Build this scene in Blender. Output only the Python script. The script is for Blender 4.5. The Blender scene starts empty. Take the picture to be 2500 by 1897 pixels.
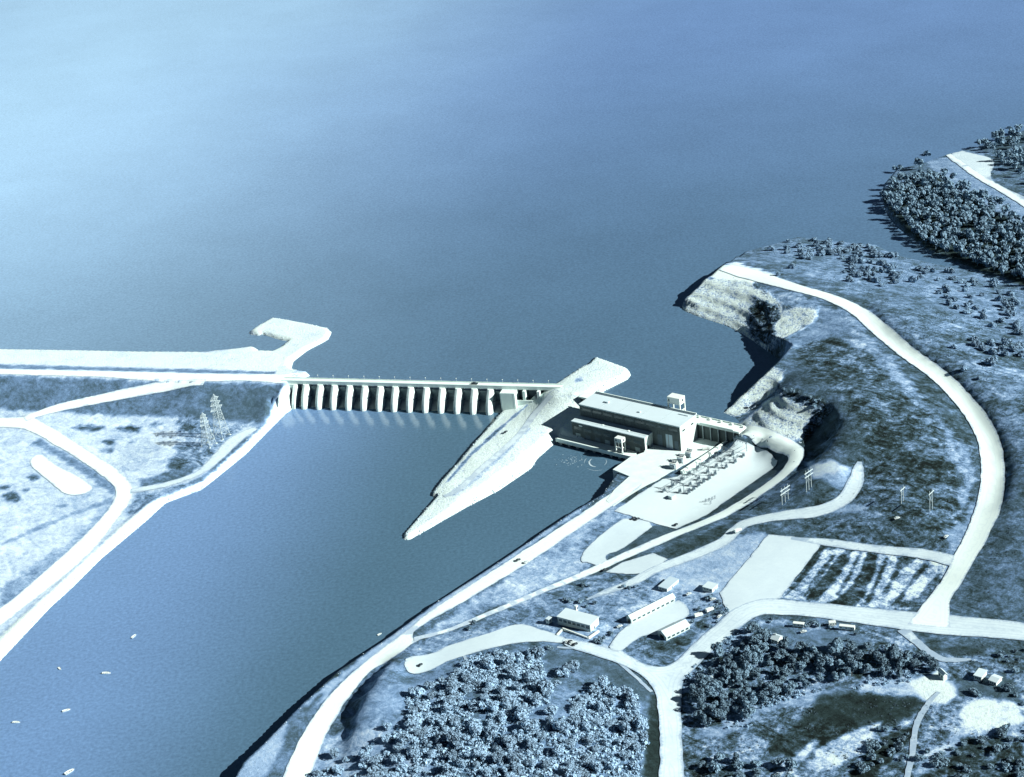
import bpy, bmesh, math, random
import numpy as np
from mathutils import Vector, Matrix
from mathutils.geometry import delaunay_2d_cdt
random.seed(7)
SC = bpy.context.scene
COL = SC.collection

# ------------------------------------------------------------------ camera
F_PX, CAM_H, PITCH, ROLL = 4070.0, 690.0, math.radians(24.5), -0.12
cam_d = bpy.data.cameras.new('camera'); cam = bpy.data.objects.new('camera', cam_d); COL.objects.link(cam)
cam_d.sensor_width = 36.0; cam_d.lens = 36.0*F_PX/2500.0
cam_d.clip_start = 5; cam_d.clip_end = 60000
CM = Matrix.Rotation(math.pi/2-PITCH, 3, 'X') @ Matrix.Rotation(ROLL, 3, 'Z')
cam.matrix_world = Matrix.Translation((0, 0, CAM_H)) @ CM.to_4x4()
SC.camera = cam

# ------------------------------------------------------------------ sky, sun, exposure
SUN_EL, SUN_AZ = math.radians(31), math.atan2(.93, -.38)
w = bpy.data.worlds.new('World'); SC.world = w; w.use_nodes = True
nt = w.node_tree; nt.nodes.clear()
out = nt.nodes.new('ShaderNodeOutputWorld'); bg = nt.nodes.new('ShaderNodeBackground')
sky = nt.nodes.new('ShaderNodeTexSky'); sky.sky_type = 'NISHITA'; sky.sun_disc = False
sky.sun_elevation = SUN_EL; sky.sun_rotation = SUN_AZ; sky.altitude = 1500; sky.air_density = 0.16; sky.dust_density = 0.05; sky.ozone_density = 0.6
bg.inputs['Strength'].default_value = 0.05
# added unseen bright cloud, low and left, to lighten the left water by reflection
tc = nt.nodes.new('ShaderNodeTexCoord')
sep = nt.nodes.new('ShaderNodeSeparateXYZ'); nt.links.new(tc.outputs['Generated'], sep.inputs[0])
mp = nt.nodes.new('ShaderNodeMapping'); mp.inputs['Scale'].default_value = (2.2, 2.2, 5.0)
nz = nt.nodes.new('ShaderNodeTexNoise'); nz.inputs['Scale'].default_value = 1.6; nz.inputs['Detail'].default_value = 5
nt.links.new(tc.outputs['Generated'], mp.inputs[0]); nt.links.new(mp.outputs[0], nz.inputs['Vector'])
mr = nt.nodes.new('ShaderNodeMapRange'); mr.interpolation_type = 'SMOOTHSTEP'
mr.inputs['From Min'].default_value = 0.12; mr.inputs['From Max'].default_value = -0.30
nt.links.new(sep.outputs['X'], mr.inputs['Value'])
mr2 = nt.nodes.new('ShaderNodeMapRange'); mr2.inputs['From Min'].default_value = .30; mr2.inputs['From Max'].default_value = .62
nt.links.new(nz.outputs['Fac'], mr2.inputs['Value'])
mul = nt.nodes.new('ShaderNodeMath'); mul.operation = 'MULTIPLY'
mz = nt.nodes.new('ShaderNodeMapRange'); mz.interpolation_type = 'SMOOTHSTEP'
mz.inputs['From Min'].default_value = 0.75; mz.inputs['From Max'].default_value = 0.30
nt.links.new(sep.outputs['Z'], mz.inputs['Value'])
mzy = nt.nodes.new('ShaderNodeMapRange'); mzy.inputs['From Min'].default_value = 0.1; mzy.inputs['From Max'].default_value = 0.4
nt.links.new(sep.outputs['Y'], mzy.inputs['Value'])
mu0 = nt.nodes.new('ShaderNodeMath'); mu0.operation = 'MULTIPLY'; nt.links.new(mz.outputs[0], mu0.inputs[0]); nt.links.new(mr.outputs[0], mu0.inputs[1])
mu1 = nt.nodes.new('ShaderNodeMath'); mu1.operation = 'MULTIPLY'; nt.links.new(mu0.outputs[0], mu1.inputs[0]); nt.links.new(mzy.outputs[0], mu1.inputs[1])
nt.links.new(mu1.outputs[0], mul.inputs[0]); nt.links.new(mr2.outputs[0], mul.inputs[1])
mix = nt.nodes.new('ShaderNodeMix'); mix.data_type = 'RGBA'; mix.inputs[7].default_value = (9.0, 13.0, 15.0, 1)
nt.links.new(mul.outputs[0], mix.inputs[0]); nt.links.new(sky.outputs[0], mix.inputs[6])
nt.links.new(mix.outputs[2], bg.inputs['Color']); nt.links.new(bg.outputs[0], out.inputs[0])

sl = bpy.data.lights.new('sun', 'SUN'); sl.energy = 5.0; sl.angle = math.radians(0.5); sl.color = (1, .993, .97)
so = bpy.data.objects.new('sun', sl); COL.objects.link(so)
sd = Vector((math.cos(SUN_EL)*math.sin(SUN_AZ), math.cos(SUN_EL)*math.cos(SUN_AZ), math.sin(SUN_EL)))
so.rotation_euler = sd.to_track_quat('Z', 'Y').to_euler(); so.location = (500, 500, 900)
SC.view_settings.view_transform = 'Standard'; SC.view_settings.look = 'None'
SC.view_settings.exposure = 0.66; SC.view_settings.gamma = 1.0

# ------------------------------------------------------------------ survey: photo bearings -> ground positions
_M = np.array(CM)
def G(px, py, z=0.0):
    d = _M @ np.array([(px-1250)/F_PX, -(py-948.5)/F_PX, -1.0]); t = (z-CAM_H)/d[2]
    return np.array([d[0]*t, d[1]*t, z])
def PXY(P):
    q = (np.asarray(P, float)-np.array([0, 0, CAM_H])) @ _M
    return np.stack([1250+F_PX*q[..., 0]/-q[..., 2], 948.5-F_PX*q[..., 1]/-q[..., 2]], -1)

# ------------------------------------------------------------------ materials
def new_mat(name):
    m = bpy.data.materials.new(name); m.use_nodes = True
    n = m.node_tree.nodes; l = m.node_tree.links
    return m, n, l, n['Principled BSDF']
def mat(name, col, rough=.8, var=.12, scale=.3, metal=0.0, spec=.25, vec='Object', zs=1.0, randv=0.0):
    """paint / concrete / foliage: a base colour broken up by two noises"""
    m, n, l, b = new_mat(name)
    b.inputs['Roughness'].default_value = rough; b.inputs['Metallic'].default_value = metal
    b.inputs['Specular IOR Level'].default_value = spec
    t = n.new('ShaderNodeTexCoord'); mpn = n.new('ShaderNodeMapping'); mpn.inputs['Scale'].default_value = (1, 1, zs)
    l.new(t.outputs[vec], mpn.inputs[0])
    a = n.new('ShaderNodeTexNoise'); a.inputs['Scale'].default_value = scale; a.inputs['Detail'].default_value = 5
    a.inputs['Roughness'].default_value = .65
    l.new(mpn.outputs[0], a.inputs['Vector'])
    r = n.new('ShaderNodeMapRange'); r.inputs['From Min'].default_value = .25; r.inputs['From Max'].default_value = .75
    r.inputs['To Min'].default_value = 1-var; r.inputs['To Max'].default_value = 1+var
    l.new(a.outputs['Fac'], r.inputs['Value'])
    v = n.new('ShaderNodeVectorMath'); v.operation = 'SCALE'; v.inputs[0].default_value = col
    last = r.outputs[0]
    if randv:
        oi = n.new('ShaderNodeObjectInfo'); rr = n.new('ShaderNodeMapRange')
        rr.inputs['To Min'].default_value = 1-randv; rr.inputs['To Max'].default_value = 1+randv
        l.new(oi.outputs['Random'], rr.inputs['Value'])
        mm = n.new('ShaderNodeMath'); mm.operation = 'MULTIPLY'; l.new(last, mm.inputs[0]); l.new(rr.outputs[0], mm.inputs[1]); last = mm.outputs[0]
    l.new(last, v.inputs['Scale']); l.new(v.outputs[0], b.inputs['Base Color'])
    return m

def surf(name, col, shoulder, worn=.5, width=3.2):
    """gravel and paving: tracks and patches, thinning to dusty shoulders where the sheet ends"""
    m, n, l, b = new_mat(name); b.inputs['Roughness'].default_value = .95; b.inputs['Specular IOR Level'].default_value = .15
    geo = n.new('ShaderNodeNewGeometry'); at = n.new('ShaderNodeAttribute'); at.attribute_name = 'edge'
    def noise(sc, det, ro, dist=0):
        t = n.new('ShaderNodeTexNoise'); t.inputs['Scale'].default_value = sc; t.inputs['Detail'].default_value = det; t.inputs['Roughness'].default_value = ro
        t.inputs['Distortion'].default_value = dist; l.new(geo.outputs['Position'], t.inputs['Vector']); return t.outputs['Fac']
    a, c = noise(.06, 6, .7, .5), noise(.45, 5, .75)
    def mth(op, x, y):
        q = n.new('ShaderNodeMath'); q.operation = op
        for i_, v_ in enumerate((x, y)):
            if isinstance(v_, (int, float)): q.inputs[i_].default_value = v_
            else: l.new(v_, q.inputs[i_])
        return q.outputs[0]
    e = mth('ADD', at.outputs['Fac'], mth('MULTIPLY', mth('SUBTRACT', c, .5), 6.0)); e = mth('ADD', e, mth('MULTIPLY', mth('SUBTRACT', a, .5), 5.0))
    r = n.new('ShaderNodeMapRange'); r.interpolation_type = 'SMOOTHSTEP'; r.inputs['From Min'].default_value = -.4; r.inputs['From Max'].default_value = width; l.new(e, r.inputs['Value'])
    w_ = n.new('ShaderNodeMapRange'); w_.inputs['From Min'].default_value = .35; w_.inputs['From Max'].default_value = .62; w_.inputs['To Min'].default_value = 1-worn; w_.inputs['To Max'].default_value = 1.0
    l.new(mth('ADD', mth('MULTIPLY', a, .6), mth('MULTIPLY', c, .4)), w_.inputs['Value'])
    x = n.new('ShaderNodeMix'); x.data_type = 'RGBA'; x.inputs[6].default_value = (*shoulder, 1); x.inputs[7].default_value = (*col, 1)
    sn = n.new('ShaderNodeMath'); sn.operation = 'SINE'; l.new(mth('ADD', mth('MULTIPLY', at.outputs['Fac'], 2.1), mth('MULTIPLY', a, 2.5)), sn.inputs[0])
    tr = n.new('ShaderNodeMapRange'); tr.inputs['From Min'].default_value = .35; tr.inputs['From Max'].default_value = 1; tr.inputs['To Min'].default_value = 1; tr.inputs['To Max'].default_value = 1-(.35*worn+.10 if 'road' in name else 0); l.new(sn.outputs[0], tr.inputs['Value'])
    l.new(mth('MULTIPLY', mth('MULTIPLY', r.outputs[0], w_.outputs[0]), tr.outputs[0]), x.inputs[0]); l.new(x.outputs[2], b.inputs['Base Color'])
    return m
WHITE = (.70, .84, .76)
M = {}
M['road'] = surf('pale_gravel_road', (.82, .98, .91), (.46, .60, .70), .10, 2.0)
M['dirt'] = surf('pale_dirt_road', (.69, .85, .86), (.34, .47, .58), .42, 2.6)
M['lot'] = surf('pale_paved_lot', (.63, .78, .80), (.42, .55, .63), .35, 1.6)
M['pad'] = surf('crushed_stone_pad', (.65, .80, .80), (.46, .58, .64), .30, 1.6)
M['concrete'] = mat('white_concrete', (.75, .91, .85), .85, .07, .15, zs=.3)
M['stone'] = mat('rubble_stone', (.40, .52, .58), .95, .35, .4)
M['yardpave'] = mat('concrete_paving', (.68, .83, .80), .9, .14, .12)
M['concrete_d'] = mat('weathered_concrete', (.36, .46, .47), .9, .22, .2, zs=.25)
M['wallgrey'] = mat('powerhouse_panel', (.54, .67, .64), .8, .10, .12, zs=.4)
M['shade_wall'] = mat('wall_painted_shade', (.085, .115, .115), .75, .35, .35, zs=.25)  # shade on the long fronts painted as a darker wall colour
M['roof'] = mat('pale_flat_roof', (.56, .70, .72), .9, .06, .05)
M['roof_b'] = mat('blue_grey_roof', (.46, .60, .66), .8, .07, .08)
M['dark'] = mat('dark_opening', (.02, .03, .03), .5, .1, .5)
M['glass'] = mat('window_glass', (.05, .09, .10), .25, .15, .5, spec=.6)
M['gate'] = mat('steel_gate', (.30, .40, .40), .6, .25, .5)
M['steel'] = mat('galvanised_steel', (.50, .62, .62), .55, .1, 1.0, spec=.4)
M['steel_d'] = mat('dark_steel', (.10, .15, .18), .6, .2, 1.0)
M['porcelain'] = mat('dark_porcelain', (.06, .10, .15), .4, .2, 1.0)
M['white'] = mat('white_paint', (.74, .84, .78), .5, .05, .5, spec=.4)
M['car_dark'] = mat('dark_car_paint', (.025, .035, .045), .35, .1, .5, spec=.5)
M['car_pale'] = mat('pale_car_paint', (.62, .72, .70), .35, .1, .5, spec=.5)
M['tyre'] = mat('tyre_rubber', (.015, .018, .018), .9, .1, 1)
M['trunk'] = mat('bark', (.07, .09, .10), .95, .2, 1)
M['crown_pale'] = mat('pale_foliage', (.31, .48, .63), .9, .35, .35, spec=.1, randv=.28)
M['crown_mid'] = mat('mid_foliage', (.19, .31, .40), .9, .35, .35, spec=.1, randv=.28)
M['crown_dark'] = mat('dark_foliage', (.165, .27, .345), .9, .35, .35, spec=.1, randv=.3)
M['shrub'] = mat('shrub_foliage', (.21, .34, .46), .9, .3, .4, spec=.1, randv=.25)
M['scrub'] = mat('scrub_foliage', (.085, .14, .175), .9, .3, .4, spec=.1)
M['foam'] = mat('foam', (.45, .58, .62), .8, .3, .6)

def ramp(n, pts):
    r = n.new('ShaderNodeValToRGB'); e = r.color_ramp.elements
    while len(e) < len(pts): e.new(.5)
    for k, (p, c) in enumerate(pts): e[k].position = p; e[k].color = (*c, 1)
    return r
TONES = [(0, (.008, .014, .013)), (.18, (.024, .046, .046)), (.36, (.068, .126, .170)), (.52, (.150, .265, .420)),
         (.68, (.315, .475, .655)), (.82, (.54, .70, .80)), (.95, (.73, .90, .85))]
def ground_mat(name):
    """grass, dry grass, bare soil and rock: the 'bare' attribute says how much soil shows, noise breaks its edges"""
    m, n, l, b = new_mat(name)
    b.inputs['Roughness'].default_value = .97; b.inputs['Specular IOR Level'].default_value = .1
    geo = n.new('ShaderNodeNewGeometry')
    at = n.new('ShaderNodeAttribute'); at.attribute_name = 'bare'
    am = n.new('ShaderNodeAttribute'); am.attribute_name = 'mottle'
    rk = n.new('ShaderNodeAttribute'); rk.attribute_name = 'rock'
    def noise(sc, detail, rough, scale=(1, 1, 1), rot=0, dist=0):
        mp_ = n.new('ShaderNodeMapping'); mp_.vector_type = 'TEXTURE'; mp_.inputs['Scale'].default_value = tuple(1/q for q in scale); mp_.inputs['Rotation'].default_value = (0, 0, rot)
        l.new(geo.outputs['Position'], mp_.inputs[0])
        t = n.new('ShaderNodeTexNoise'); t.inputs['Scale'].default_value = sc; t.inputs['Detail'].default_value = detail
        t.inputs['Roughness'].default_value = rough; t.inputs['Distortion'].default_value = dist
        l.new(mp_.outputs[0], t.inputs['Vector']); return t.outputs['Fac']
    def math_(op, a, b_, c=None):
        x = n.new('ShaderNodeMath'); x.operation = op
        for i, v in enumerate((a, b_, c)):
            if v is None: continue
            if isinstance(v, (int, float)): x.inputs[i].default_value = v
            else: l.new(v, x.inputs[i])
        return x.outputs[0]
    big = noise(.018, 6, .62, dist=.6)
    streak = noise(.06, 6, .66, (.42, 1.25, 1), math.radians(-52), 2.2); mid = noise(.075, 6, .7, dist=.8)
    fine = noise(.30, 6, .78); speck = noise(.85, 3, .6)
    s = math_('ADD', math_('MULTIPLY', math_('SUBTRACT', big, .5), 1.0), math_('MULTIPLY', math_('SUBTRACT', mid, .5), 1.4))
    s = math_('ADD', s, math_('MULTIPLY', math_('SUBTRACT', streak, .5), 1.1))
    s = math_('ADD', s, math_('ADD', math_('MULTIPLY', math_('SUBTRACT', fine, .5), 1.25), math_('MULTIPLY', math_('SUBTRACT', speck, .5), .45)))
    tone = math_('ADD', at.outputs['Fac'], math_('MULTIPLY', s, am.outputs['Fac']))
    # rock: vertical runnels and ledges
    rv = noise(.55, 6, .75, (1, 1, .16)); rh = noise(.20, 5, .75, (.22, .22, 2.6))
    r = math_('ADD', math_('MULTIPLY', math_('SUBTRACT', rv, .5), 2.6), math_('MULTIPLY', math_('SUBTRACT', rh, .5), 2.0))
    tone = math_('ADD', tone, math_('MULTIPLY', r, rk.outputs['Fac']))
    cr = ramp(n, TONES); l.new(tone, cr.inputs[0]); l.new(cr.outputs[0], b.inputs['Base Color'])
    bp = n.new('ShaderNodeBump'); bp.inputs['Strength'].default_value = .5; bp.inputs['Distance'].default_value = 1.5
    l.new(fine, bp.inputs['Height'])
    b2 = n.new('ShaderNodeBump'); b2.inputs['Strength'].default_value = .9; b2.inputs['Distance'].default_value = 3.2
    l.new(math_('MULTIPLY', math_('ADD', rv, rh), rk.outputs['Fac']), b2.inputs['Height']); l.new(bp.outputs[0], b2.inputs['Normal']); l.new(b2.outputs[0], b.inputs['Normal'])
    return m
M['ground'] = ground_mat('ground_cover')

def water_mat(name, clear, blue, glare, yr, gr, slope, wob):  # clear is the near colour; blue and glare carry the painted sky glare
    """turbid water: sky glare painted in, bluer far off and paler to the left; small waves"""
    m, n, l, b = new_mat(name)
    b.inputs['Roughness'].default_value = .12; b.inputs['IOR'].default_value = 1.33
    geo = n.new('ShaderNodeNewGeometry'); sp = n.new('ShaderNodeSeparateXYZ'); l.new(geo.outputs['Position'], sp.inputs[0])
    def noise(sc, detail, scale=(1, 1, 1), rot=0, ro=.6):
        mp_ = n.new('ShaderNodeMapping'); mp_.inputs['Scale'].default_value = scale; mp_.inputs['Rotation'].default_value = (0, 0, rot)
        l.new(geo.outputs['Position'], mp_.inputs[0]); t = n.new('ShaderNodeTexNoise'); t.inputs['Scale'].default_value = sc
        t.inputs['Detail'].default_value = detail; t.inputs['Roughness'].default_value = ro; l.new(mp_.outputs[0], t.inputs['Vector']); return t.outputs['Fac']
    def math_(op, a, b_, c=None):
        x = n.new('ShaderNodeMath'); x.operation = op
        for i_, v_ in enumerate((a, b_, c)):
            if v_ is None: continue
            if isinstance(v_, (int, float)): x.inputs[i_].default_value = v_
            else: l.new(v_, x.inputs[i_])
        return x.outputs[0]
    def rng_(v_, a, b_, lo=0.0, hi=1.0, sm=True):
        r = n.new('ShaderNodeMapRange'); r.interpolation_type = 'SMOOTHSTEP' if sm else 'LINEAR'
        r.inputs['From Min'].default_value = a; r.inputs['From Max'].default_value = b_; r.inputs['To Min'].default_value = lo; r.inputs['To Max'].default_value = hi
        l.new(v_, r.inputs['Value']); return r.outputs[0]
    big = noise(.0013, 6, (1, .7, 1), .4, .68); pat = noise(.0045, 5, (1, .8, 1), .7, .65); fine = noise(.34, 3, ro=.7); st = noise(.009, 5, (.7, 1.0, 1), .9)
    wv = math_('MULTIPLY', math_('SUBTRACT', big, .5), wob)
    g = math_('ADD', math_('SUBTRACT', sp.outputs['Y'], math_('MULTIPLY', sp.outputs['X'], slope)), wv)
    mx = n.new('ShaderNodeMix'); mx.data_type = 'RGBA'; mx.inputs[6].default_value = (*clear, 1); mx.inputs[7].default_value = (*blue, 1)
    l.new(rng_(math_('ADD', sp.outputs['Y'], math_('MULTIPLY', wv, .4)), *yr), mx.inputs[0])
    m2 = n.new('ShaderNodeMix'); m2.data_type = 'RGBA'; m2.inputs[7].default_value = (*glare, 1); l.new(mx.outputs[2], m2.inputs[6]); l.new(rng_(g, *gr), m2.inputs[0])
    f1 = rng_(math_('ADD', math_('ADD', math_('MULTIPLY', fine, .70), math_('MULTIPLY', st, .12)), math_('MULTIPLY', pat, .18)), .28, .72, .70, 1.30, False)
    v = n.new('ShaderNodeVectorMath'); v.operation = 'SCALE'; l.new(m2.outputs[2], v.inputs[0]); l.new(f1, v.inputs['Scale'])
    l.new(v.outputs[0], b.inputs['Base Color'])
    bp = n.new('ShaderNodeBump'); bp.inputs['Strength'].default_value = .12; bp.inputs['Distance'].default_value = .5
    l.new(fine, bp.inputs['Height']); l.new(bp.outputs[0], b.inputs['Normal'])
    return m
M['reservoir'] = water_mat('reservoir_water', (.080, .160, .238), (.165, .295, .53), (.33, .54, .74), (1350, 3000), (1700, 5600), 3.0, 1300)  # reflected sky painted into the colour: bluer upstream, paler to the left
M['tail'] = water_mat('river_water', (.072, .150, .215), (.072, .150, .215), (.150, .275, .47), (-9000, -8000), (1650, 2550), 4.0, 420)  # pale glare painted into the left side of the river

# ------------------------------------------------------------------ mesh helpers
class MB:
    def __init__(s): s.v = []; s.f = []
    def add(s, vs, fs):
        o = len(s.v); s.v += [tuple(map(float, p)) for p in vs]; s.f += [tuple(i+o for i in f) for f in fs]; return s
    def box(s, x0, x1, y0, y1, z0, z1):
        return s.add([(x0, y0, z0), (x1, y0, z0), (x1, y1, z0), (x0, y1, z0), (x0, y0, z1), (x1, y0, z1), (x1, y1, z1), (x0, y1, z1)],
                     [(3, 2, 1, 0), (4, 5, 6, 7), (0, 1, 5, 4), (1, 2, 6, 5), (2, 3, 7, 6), (3, 0, 4, 7)])
    def prism(s, pts, axis_vec):
        """closed polygon (CCW seen against axis) extruded by axis_vec"""
        n = len(pts); a = np.array(pts, float); b = a+np.array(axis_vec, float)
        fs = [tuple(range(n-1, -1, -1)), tuple(range(n, 2*n))]+[(i, (i+1) % n, n+(i+1) % n, n+i) for i in range(n)]
        return s.add(list(a)+list(b), fs)
    def bar(s, p, q, r, n=4, r2=None):
        p = Vector(p); q = Vector(q); d = (q-p).normalized(); r2 = r if r2 is None else r2
        a = d.orthogonal().normalized(); b = d.cross(a)
        vs = [p+(a*math.cos(t)+b*math.sin(t))*r for t in [2*math.pi*k/n for k in range(n)]]
        vs += [q+(a*math.cos(t)+b*math.sin(t))*r2 for t in [2*math.pi*k/n for k in range(n)]]
        return s.add(vs, [tuple(range(n-1, -1, -1)), tuple(range(n, 2*n))]+[(k, (k+1) % n, n+(k+1) % n, n+k) for k in range(n)])
    def lathe(s, x, y, prof, n=8):
        vs = []
        for r, z in prof: vs += [(x+r*math.cos(2*math.pi*k/n), y+r*math.sin(2*math.pi*k/n), z) for k in range(n)]
        fs = [(i*n+k, i*n+(k+1) % n, (i+1)*n+(k+1) % n, (i+1)*n+k) for i in range(len(prof)-1) for k in range(n)]
        fs += [tuple(range(n-1, -1, -1)), tuple(range((len(prof)-1)*n, len(prof)*n))]
        return s.add(vs, fs)
    def build(s, name, m, parent=None, smooth=False, bevel=0):
        me = bpy.data.meshes.new(name); me.from_pydata(s.v, [], s.f); me.update()
        if bevel:
            bm = bmesh.new(); bm.from_mesh(me)
            bmesh.ops.bevel(bm, geom=bm.edges[:], offset=bevel, segments=1, affect='EDGES'); bm.to_mesh(me); bm.free()
        if smooth: me.shade_smooth()
        me.materials.append(m if not isinstance(m, str) else M[m])
        o = bpy.data.objects.new(name, me); COL.objects.link(o)
        if parent: o.parent = parent
        return o
def tag(o, label=None, cat=None, group=None, kind=None):
    if label: o['label'] = label
    if cat: o['category'] = cat
    if group: o['group'] = group
    if kind: o['kind'] = kind
    return o
def thing(name, label, cat, loc, rz=0.0, group=None):
    o = bpy.data.objects.new(name, None); COL.objects.link(o); o.location = tuple(map(float, loc)); o.rotation_euler = (0, 0, rz)
    o.empty_display_size = 1
    return tag(o, label, cat, group)
KIDS = {}
def kids(o):
    return [c for c in o.children]
def dup(o, loc, rz, label=None, scale=None, group=None):
    c = o.copy(); COL.objects.link(c); c.location = tuple(map(float, loc)); c.rotation_euler = (0, 0, rz)
    if label: c['label'] = label
    if group: c['group'] = group
    if scale: c.scale = (scale[0], scale[0]*(scale[2] if len(scale) > 2 else 1), scale[1]) if isinstance(scale, tuple) else (scale,)*3
    for ch in kids(o):
        d = ch.copy(); COL.objects.link(d); d.parent = c
        for g in kids(ch):
            e = g.copy(); COL.objects.link(e); e.parent = d
    return c
def structure(o, label=None, cat=None): return tag(o, label, cat, kind='structure')

# ------------------------------------------------------------------ terrain
def vnoise(x, y, s, seed=0):
    x = x/s; y = y/s; xi = np.floor(x).astype(int); yi = np.floor(y).astype(int); fx = x-xi; fy = y-yi
    fx = fx*fx*(3-2*fx); fy = fy*fy*(3-2*fy)
    def h(a, b):
        v = np.sin(a*127.1+b*311.7+seed*74.7)*43758.5453; return v-np.floor(v)
    return (h(xi, yi)*(1-fx)+h(xi+1, yi)*fx)*(1-fy)+(h(xi, yi+1)*(1-fx)+h(xi+1, yi+1)*fx)*fy
def seg_dist(X, Y, pts, closed=False):
    """distance to polyline and index of the nearest segment"""
    P = np.array(pts, float); n = len(P); D = np.full(X.shape, 1e18); I = np.zeros(X.shape, int)
    for i in range(n if closed else n-1):
        a = P[i]; b = P[(i+1) % n]; d = b-a; L = max(d @ d, 1e-9)
        t = np.clip(((X-a[0])*d[0]+(Y-a[1])*d[1])/L, 0, 1)
        q = (X-a[0]-t*d[0])**2+(Y-a[1]-t*d[1])**2
        k = q < D; D = np.where(k, q, D); I = np.where(k, i, I)
    return np.sqrt(D), I
def inside(X, Y, pts):
    P = np.array(pts, float); r = np.zeros(X.shape, bool); n = len(P)
    for i in range(n):
        x0, y0 = P[i]; x1, y1 = P[(i+1) % n]
        if y0 == y1: continue
        c = ((y0 > Y) != (y1 > Y)) & (X < (x1-x0)*(Y-y0)/(y1-y0)+x0); r ^= c
    return r
def dens(line, step=12.0):
    """densify a list of (px,py,z) into world points"""
    W = [G(*p) for p in line]; o = []
    for a, b in zip(W[:-1], W[1:]):
        n = max(1, int(np.hypot(*(b-a)[:2])/step))
        o += [a+(b-a)*k/n for k in range(n)]
    return o+[W[-1]]
class Terrain:
    def __init__(s, name, bounds, step, ctrl, shores, closing, zones, rocks=(), label=''):
        x0, x1, y0, y1 = bounds; s.x0, s.y0, s.st = x0, y0, step
        nx = int((x1-x0)/step)+1; ny = int((y1-y0)/step)+1; s.nx, s.ny = nx, ny
        X, Y = np.meshgrid(x0+step*np.arange(nx), y0+step*np.arange(ny)); X = X.ravel(); Y = Y.ravel()
        C = np.array(ctrl); key = np.unique(np.round(C[:, :2]/2.0).astype(int), axis=0, return_index=True)[1]; C = C[key]
        sc = 300.0; d = np.hypot(C[:, None, 0]-C[None, :, 0], C[:, None, 1]-C[None, :, 1])/sc
        n = len(C); A = np.zeros((n+1, n+1)); A[:n, :n] = -d-np.eye(n)*-.002; A[:n, n] = 1; A[n, :n] = 1
        wts = np.linalg.solve(A, np.append(C[:, 2], 0))
        H = np.zeros(X.shape)
        for k in range(0, len(X), 20000):
            sl_ = slice(k, k+20000)
            H[sl_] = -(np.hypot(X[sl_, None]-C[None, :, 0], Y[sl_, None]-C[None, :, 1])/sc) @ wts[:n]+wts[n]
        # land outline: shores are lists of (x,y,level,k)
        S = [p for sh in shores for p in sh]; poly = [(p[0], p[1]) for p in S]+closing
        land = inside(X, Y, poly)
        nearest = np.full(X.shape, 1e9); lev = np.zeros(X.shape)
        Hc = H.copy()
        for sh in shores:
            dd, ii = seg_dist(X, Y, [(p[0], p[1]) for p in sh])
            kk = np.array([p[3] for p in sh])[ii]; lv = np.array([p[2] for p in sh])[ii]
            Hc = np.minimum(Hc, lv-.3+kk*dd)
            q = dd < nearest; nearest = np.where(q, dd, nearest); lev = np.where(q, lv, lev)
        Hw = np.maximum(lev-.4-1.5*nearest, lev-9)
        H = np.where(land, Hc, Hw)
        P2 = PXY(np.stack([X, Y, H], -1)); px, py = P2[:, 0], P2[:, 1]
        bare = np.full(X.shape, zones[0][0]); mot = np.full(X.shape, zones[0][1])
        jit = (vnoise(X, Y, 14, 3)-.5)*1.0+(vnoise(X, Y, 5.5, 5)-.5)*1.3
        for poly_, tone, mo, feather in zones[1:]:
            a = np.array(poly_, float); sel = (px > a[:, 0].min()-40) & (px < a[:, 0].max()+40) & (py > a[:, 1].min()-40) & (py < a[:, 1].max()+40)
            if not sel.any(): continue
            xs, ys = px[sel], py[sel]; dd, _ = seg_dist(xs, ys, poly_, True); sg = np.where(inside(xs, ys, poly_), dd, -dd)
            t = np.clip((sg+jit[sel]*feather*1.2)/max(feather, .5)*.5+.5, 0, 1); t = t*t*(3-2*t)
            bare[sel] = bare[sel]*(1-t)+tone*t; mot[sel] = mot[sel]*(1-t)+mo*t
        rock = np.zeros(X.shape)
        for poly_, amt in rocks:
            dd, _ = seg_dist(px, py, poly_, True); sg = np.where(inside(px, py, poly_), dd, -dd)
            rock = np.maximum(rock, np.clip(sg/10+.6, 0, 1)*amt)
        nn = (vnoise(X, Y, 9, 1)-.5)*3.2+(vnoise(X, Y, 4, 2)-.5)*2.2
        rough = (vnoise(X, Y, 16, 8)-.5)*.5+(vnoise(X, Y, 40, 9)-.5)*.8
        edge = np.clip(nearest/8, 0, 1)
        s.base = H.copy()
        rd = np.where(rock > .5, rock, 0)
        tt = 6.0; hw_ = H+(vnoise(X, Y, 60, 6)-.5)*7; fr_ = hw_/tt-np.floor(hw_/tt); sm_ = np.clip((fr_-.5)/.45, 0, 1); sm_ = sm_*sm_*(3-2*sm_)
        H = H+np.where(land, rd*edge*(tt*(sm_-fr_)*.46+nn*.34), 0)
        s.H = H.reshape(ny, nx)
        idx = np.arange(nx*ny).reshape(ny, nx)
        keep = (land | (nearest < 14)).reshape(ny, nx)
        q = keep[:-1, :-1] | keep[1:, :-1] | keep[:-1, 1:] | keep[1:, 1:]
        f = np.stack([idx[:-1, :-1][q], idx[:-1, 1:][q], idx[1:, 1:][q], idx[1:, :-1][q]], -1)
        used = np.unique(f); remap = np.full(nx*ny, -1); remap[used] = np.arange(len(used)); f = remap[f]
        me = bpy.data.meshes.new(name); me.vertices.add(len(used)); me.loops.add(f.size); me.polygons.add(len(f))
        me.vertices.foreach_set('co', np.stack([X, Y, H], -1)[used].ravel().astype(np.float32))
        me.loops.foreach_set('vertex_index', f.ravel().astype(np.int32))
        me.polygons.foreach_set('loop_start', np.arange(0, f.size, 4, dtype=np.int32))
        me.polygons.foreach_set('loop_total', np.full(len(f), 4, dtype=np.int32))
        me.update(calc_edges=True); me.validate()
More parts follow.
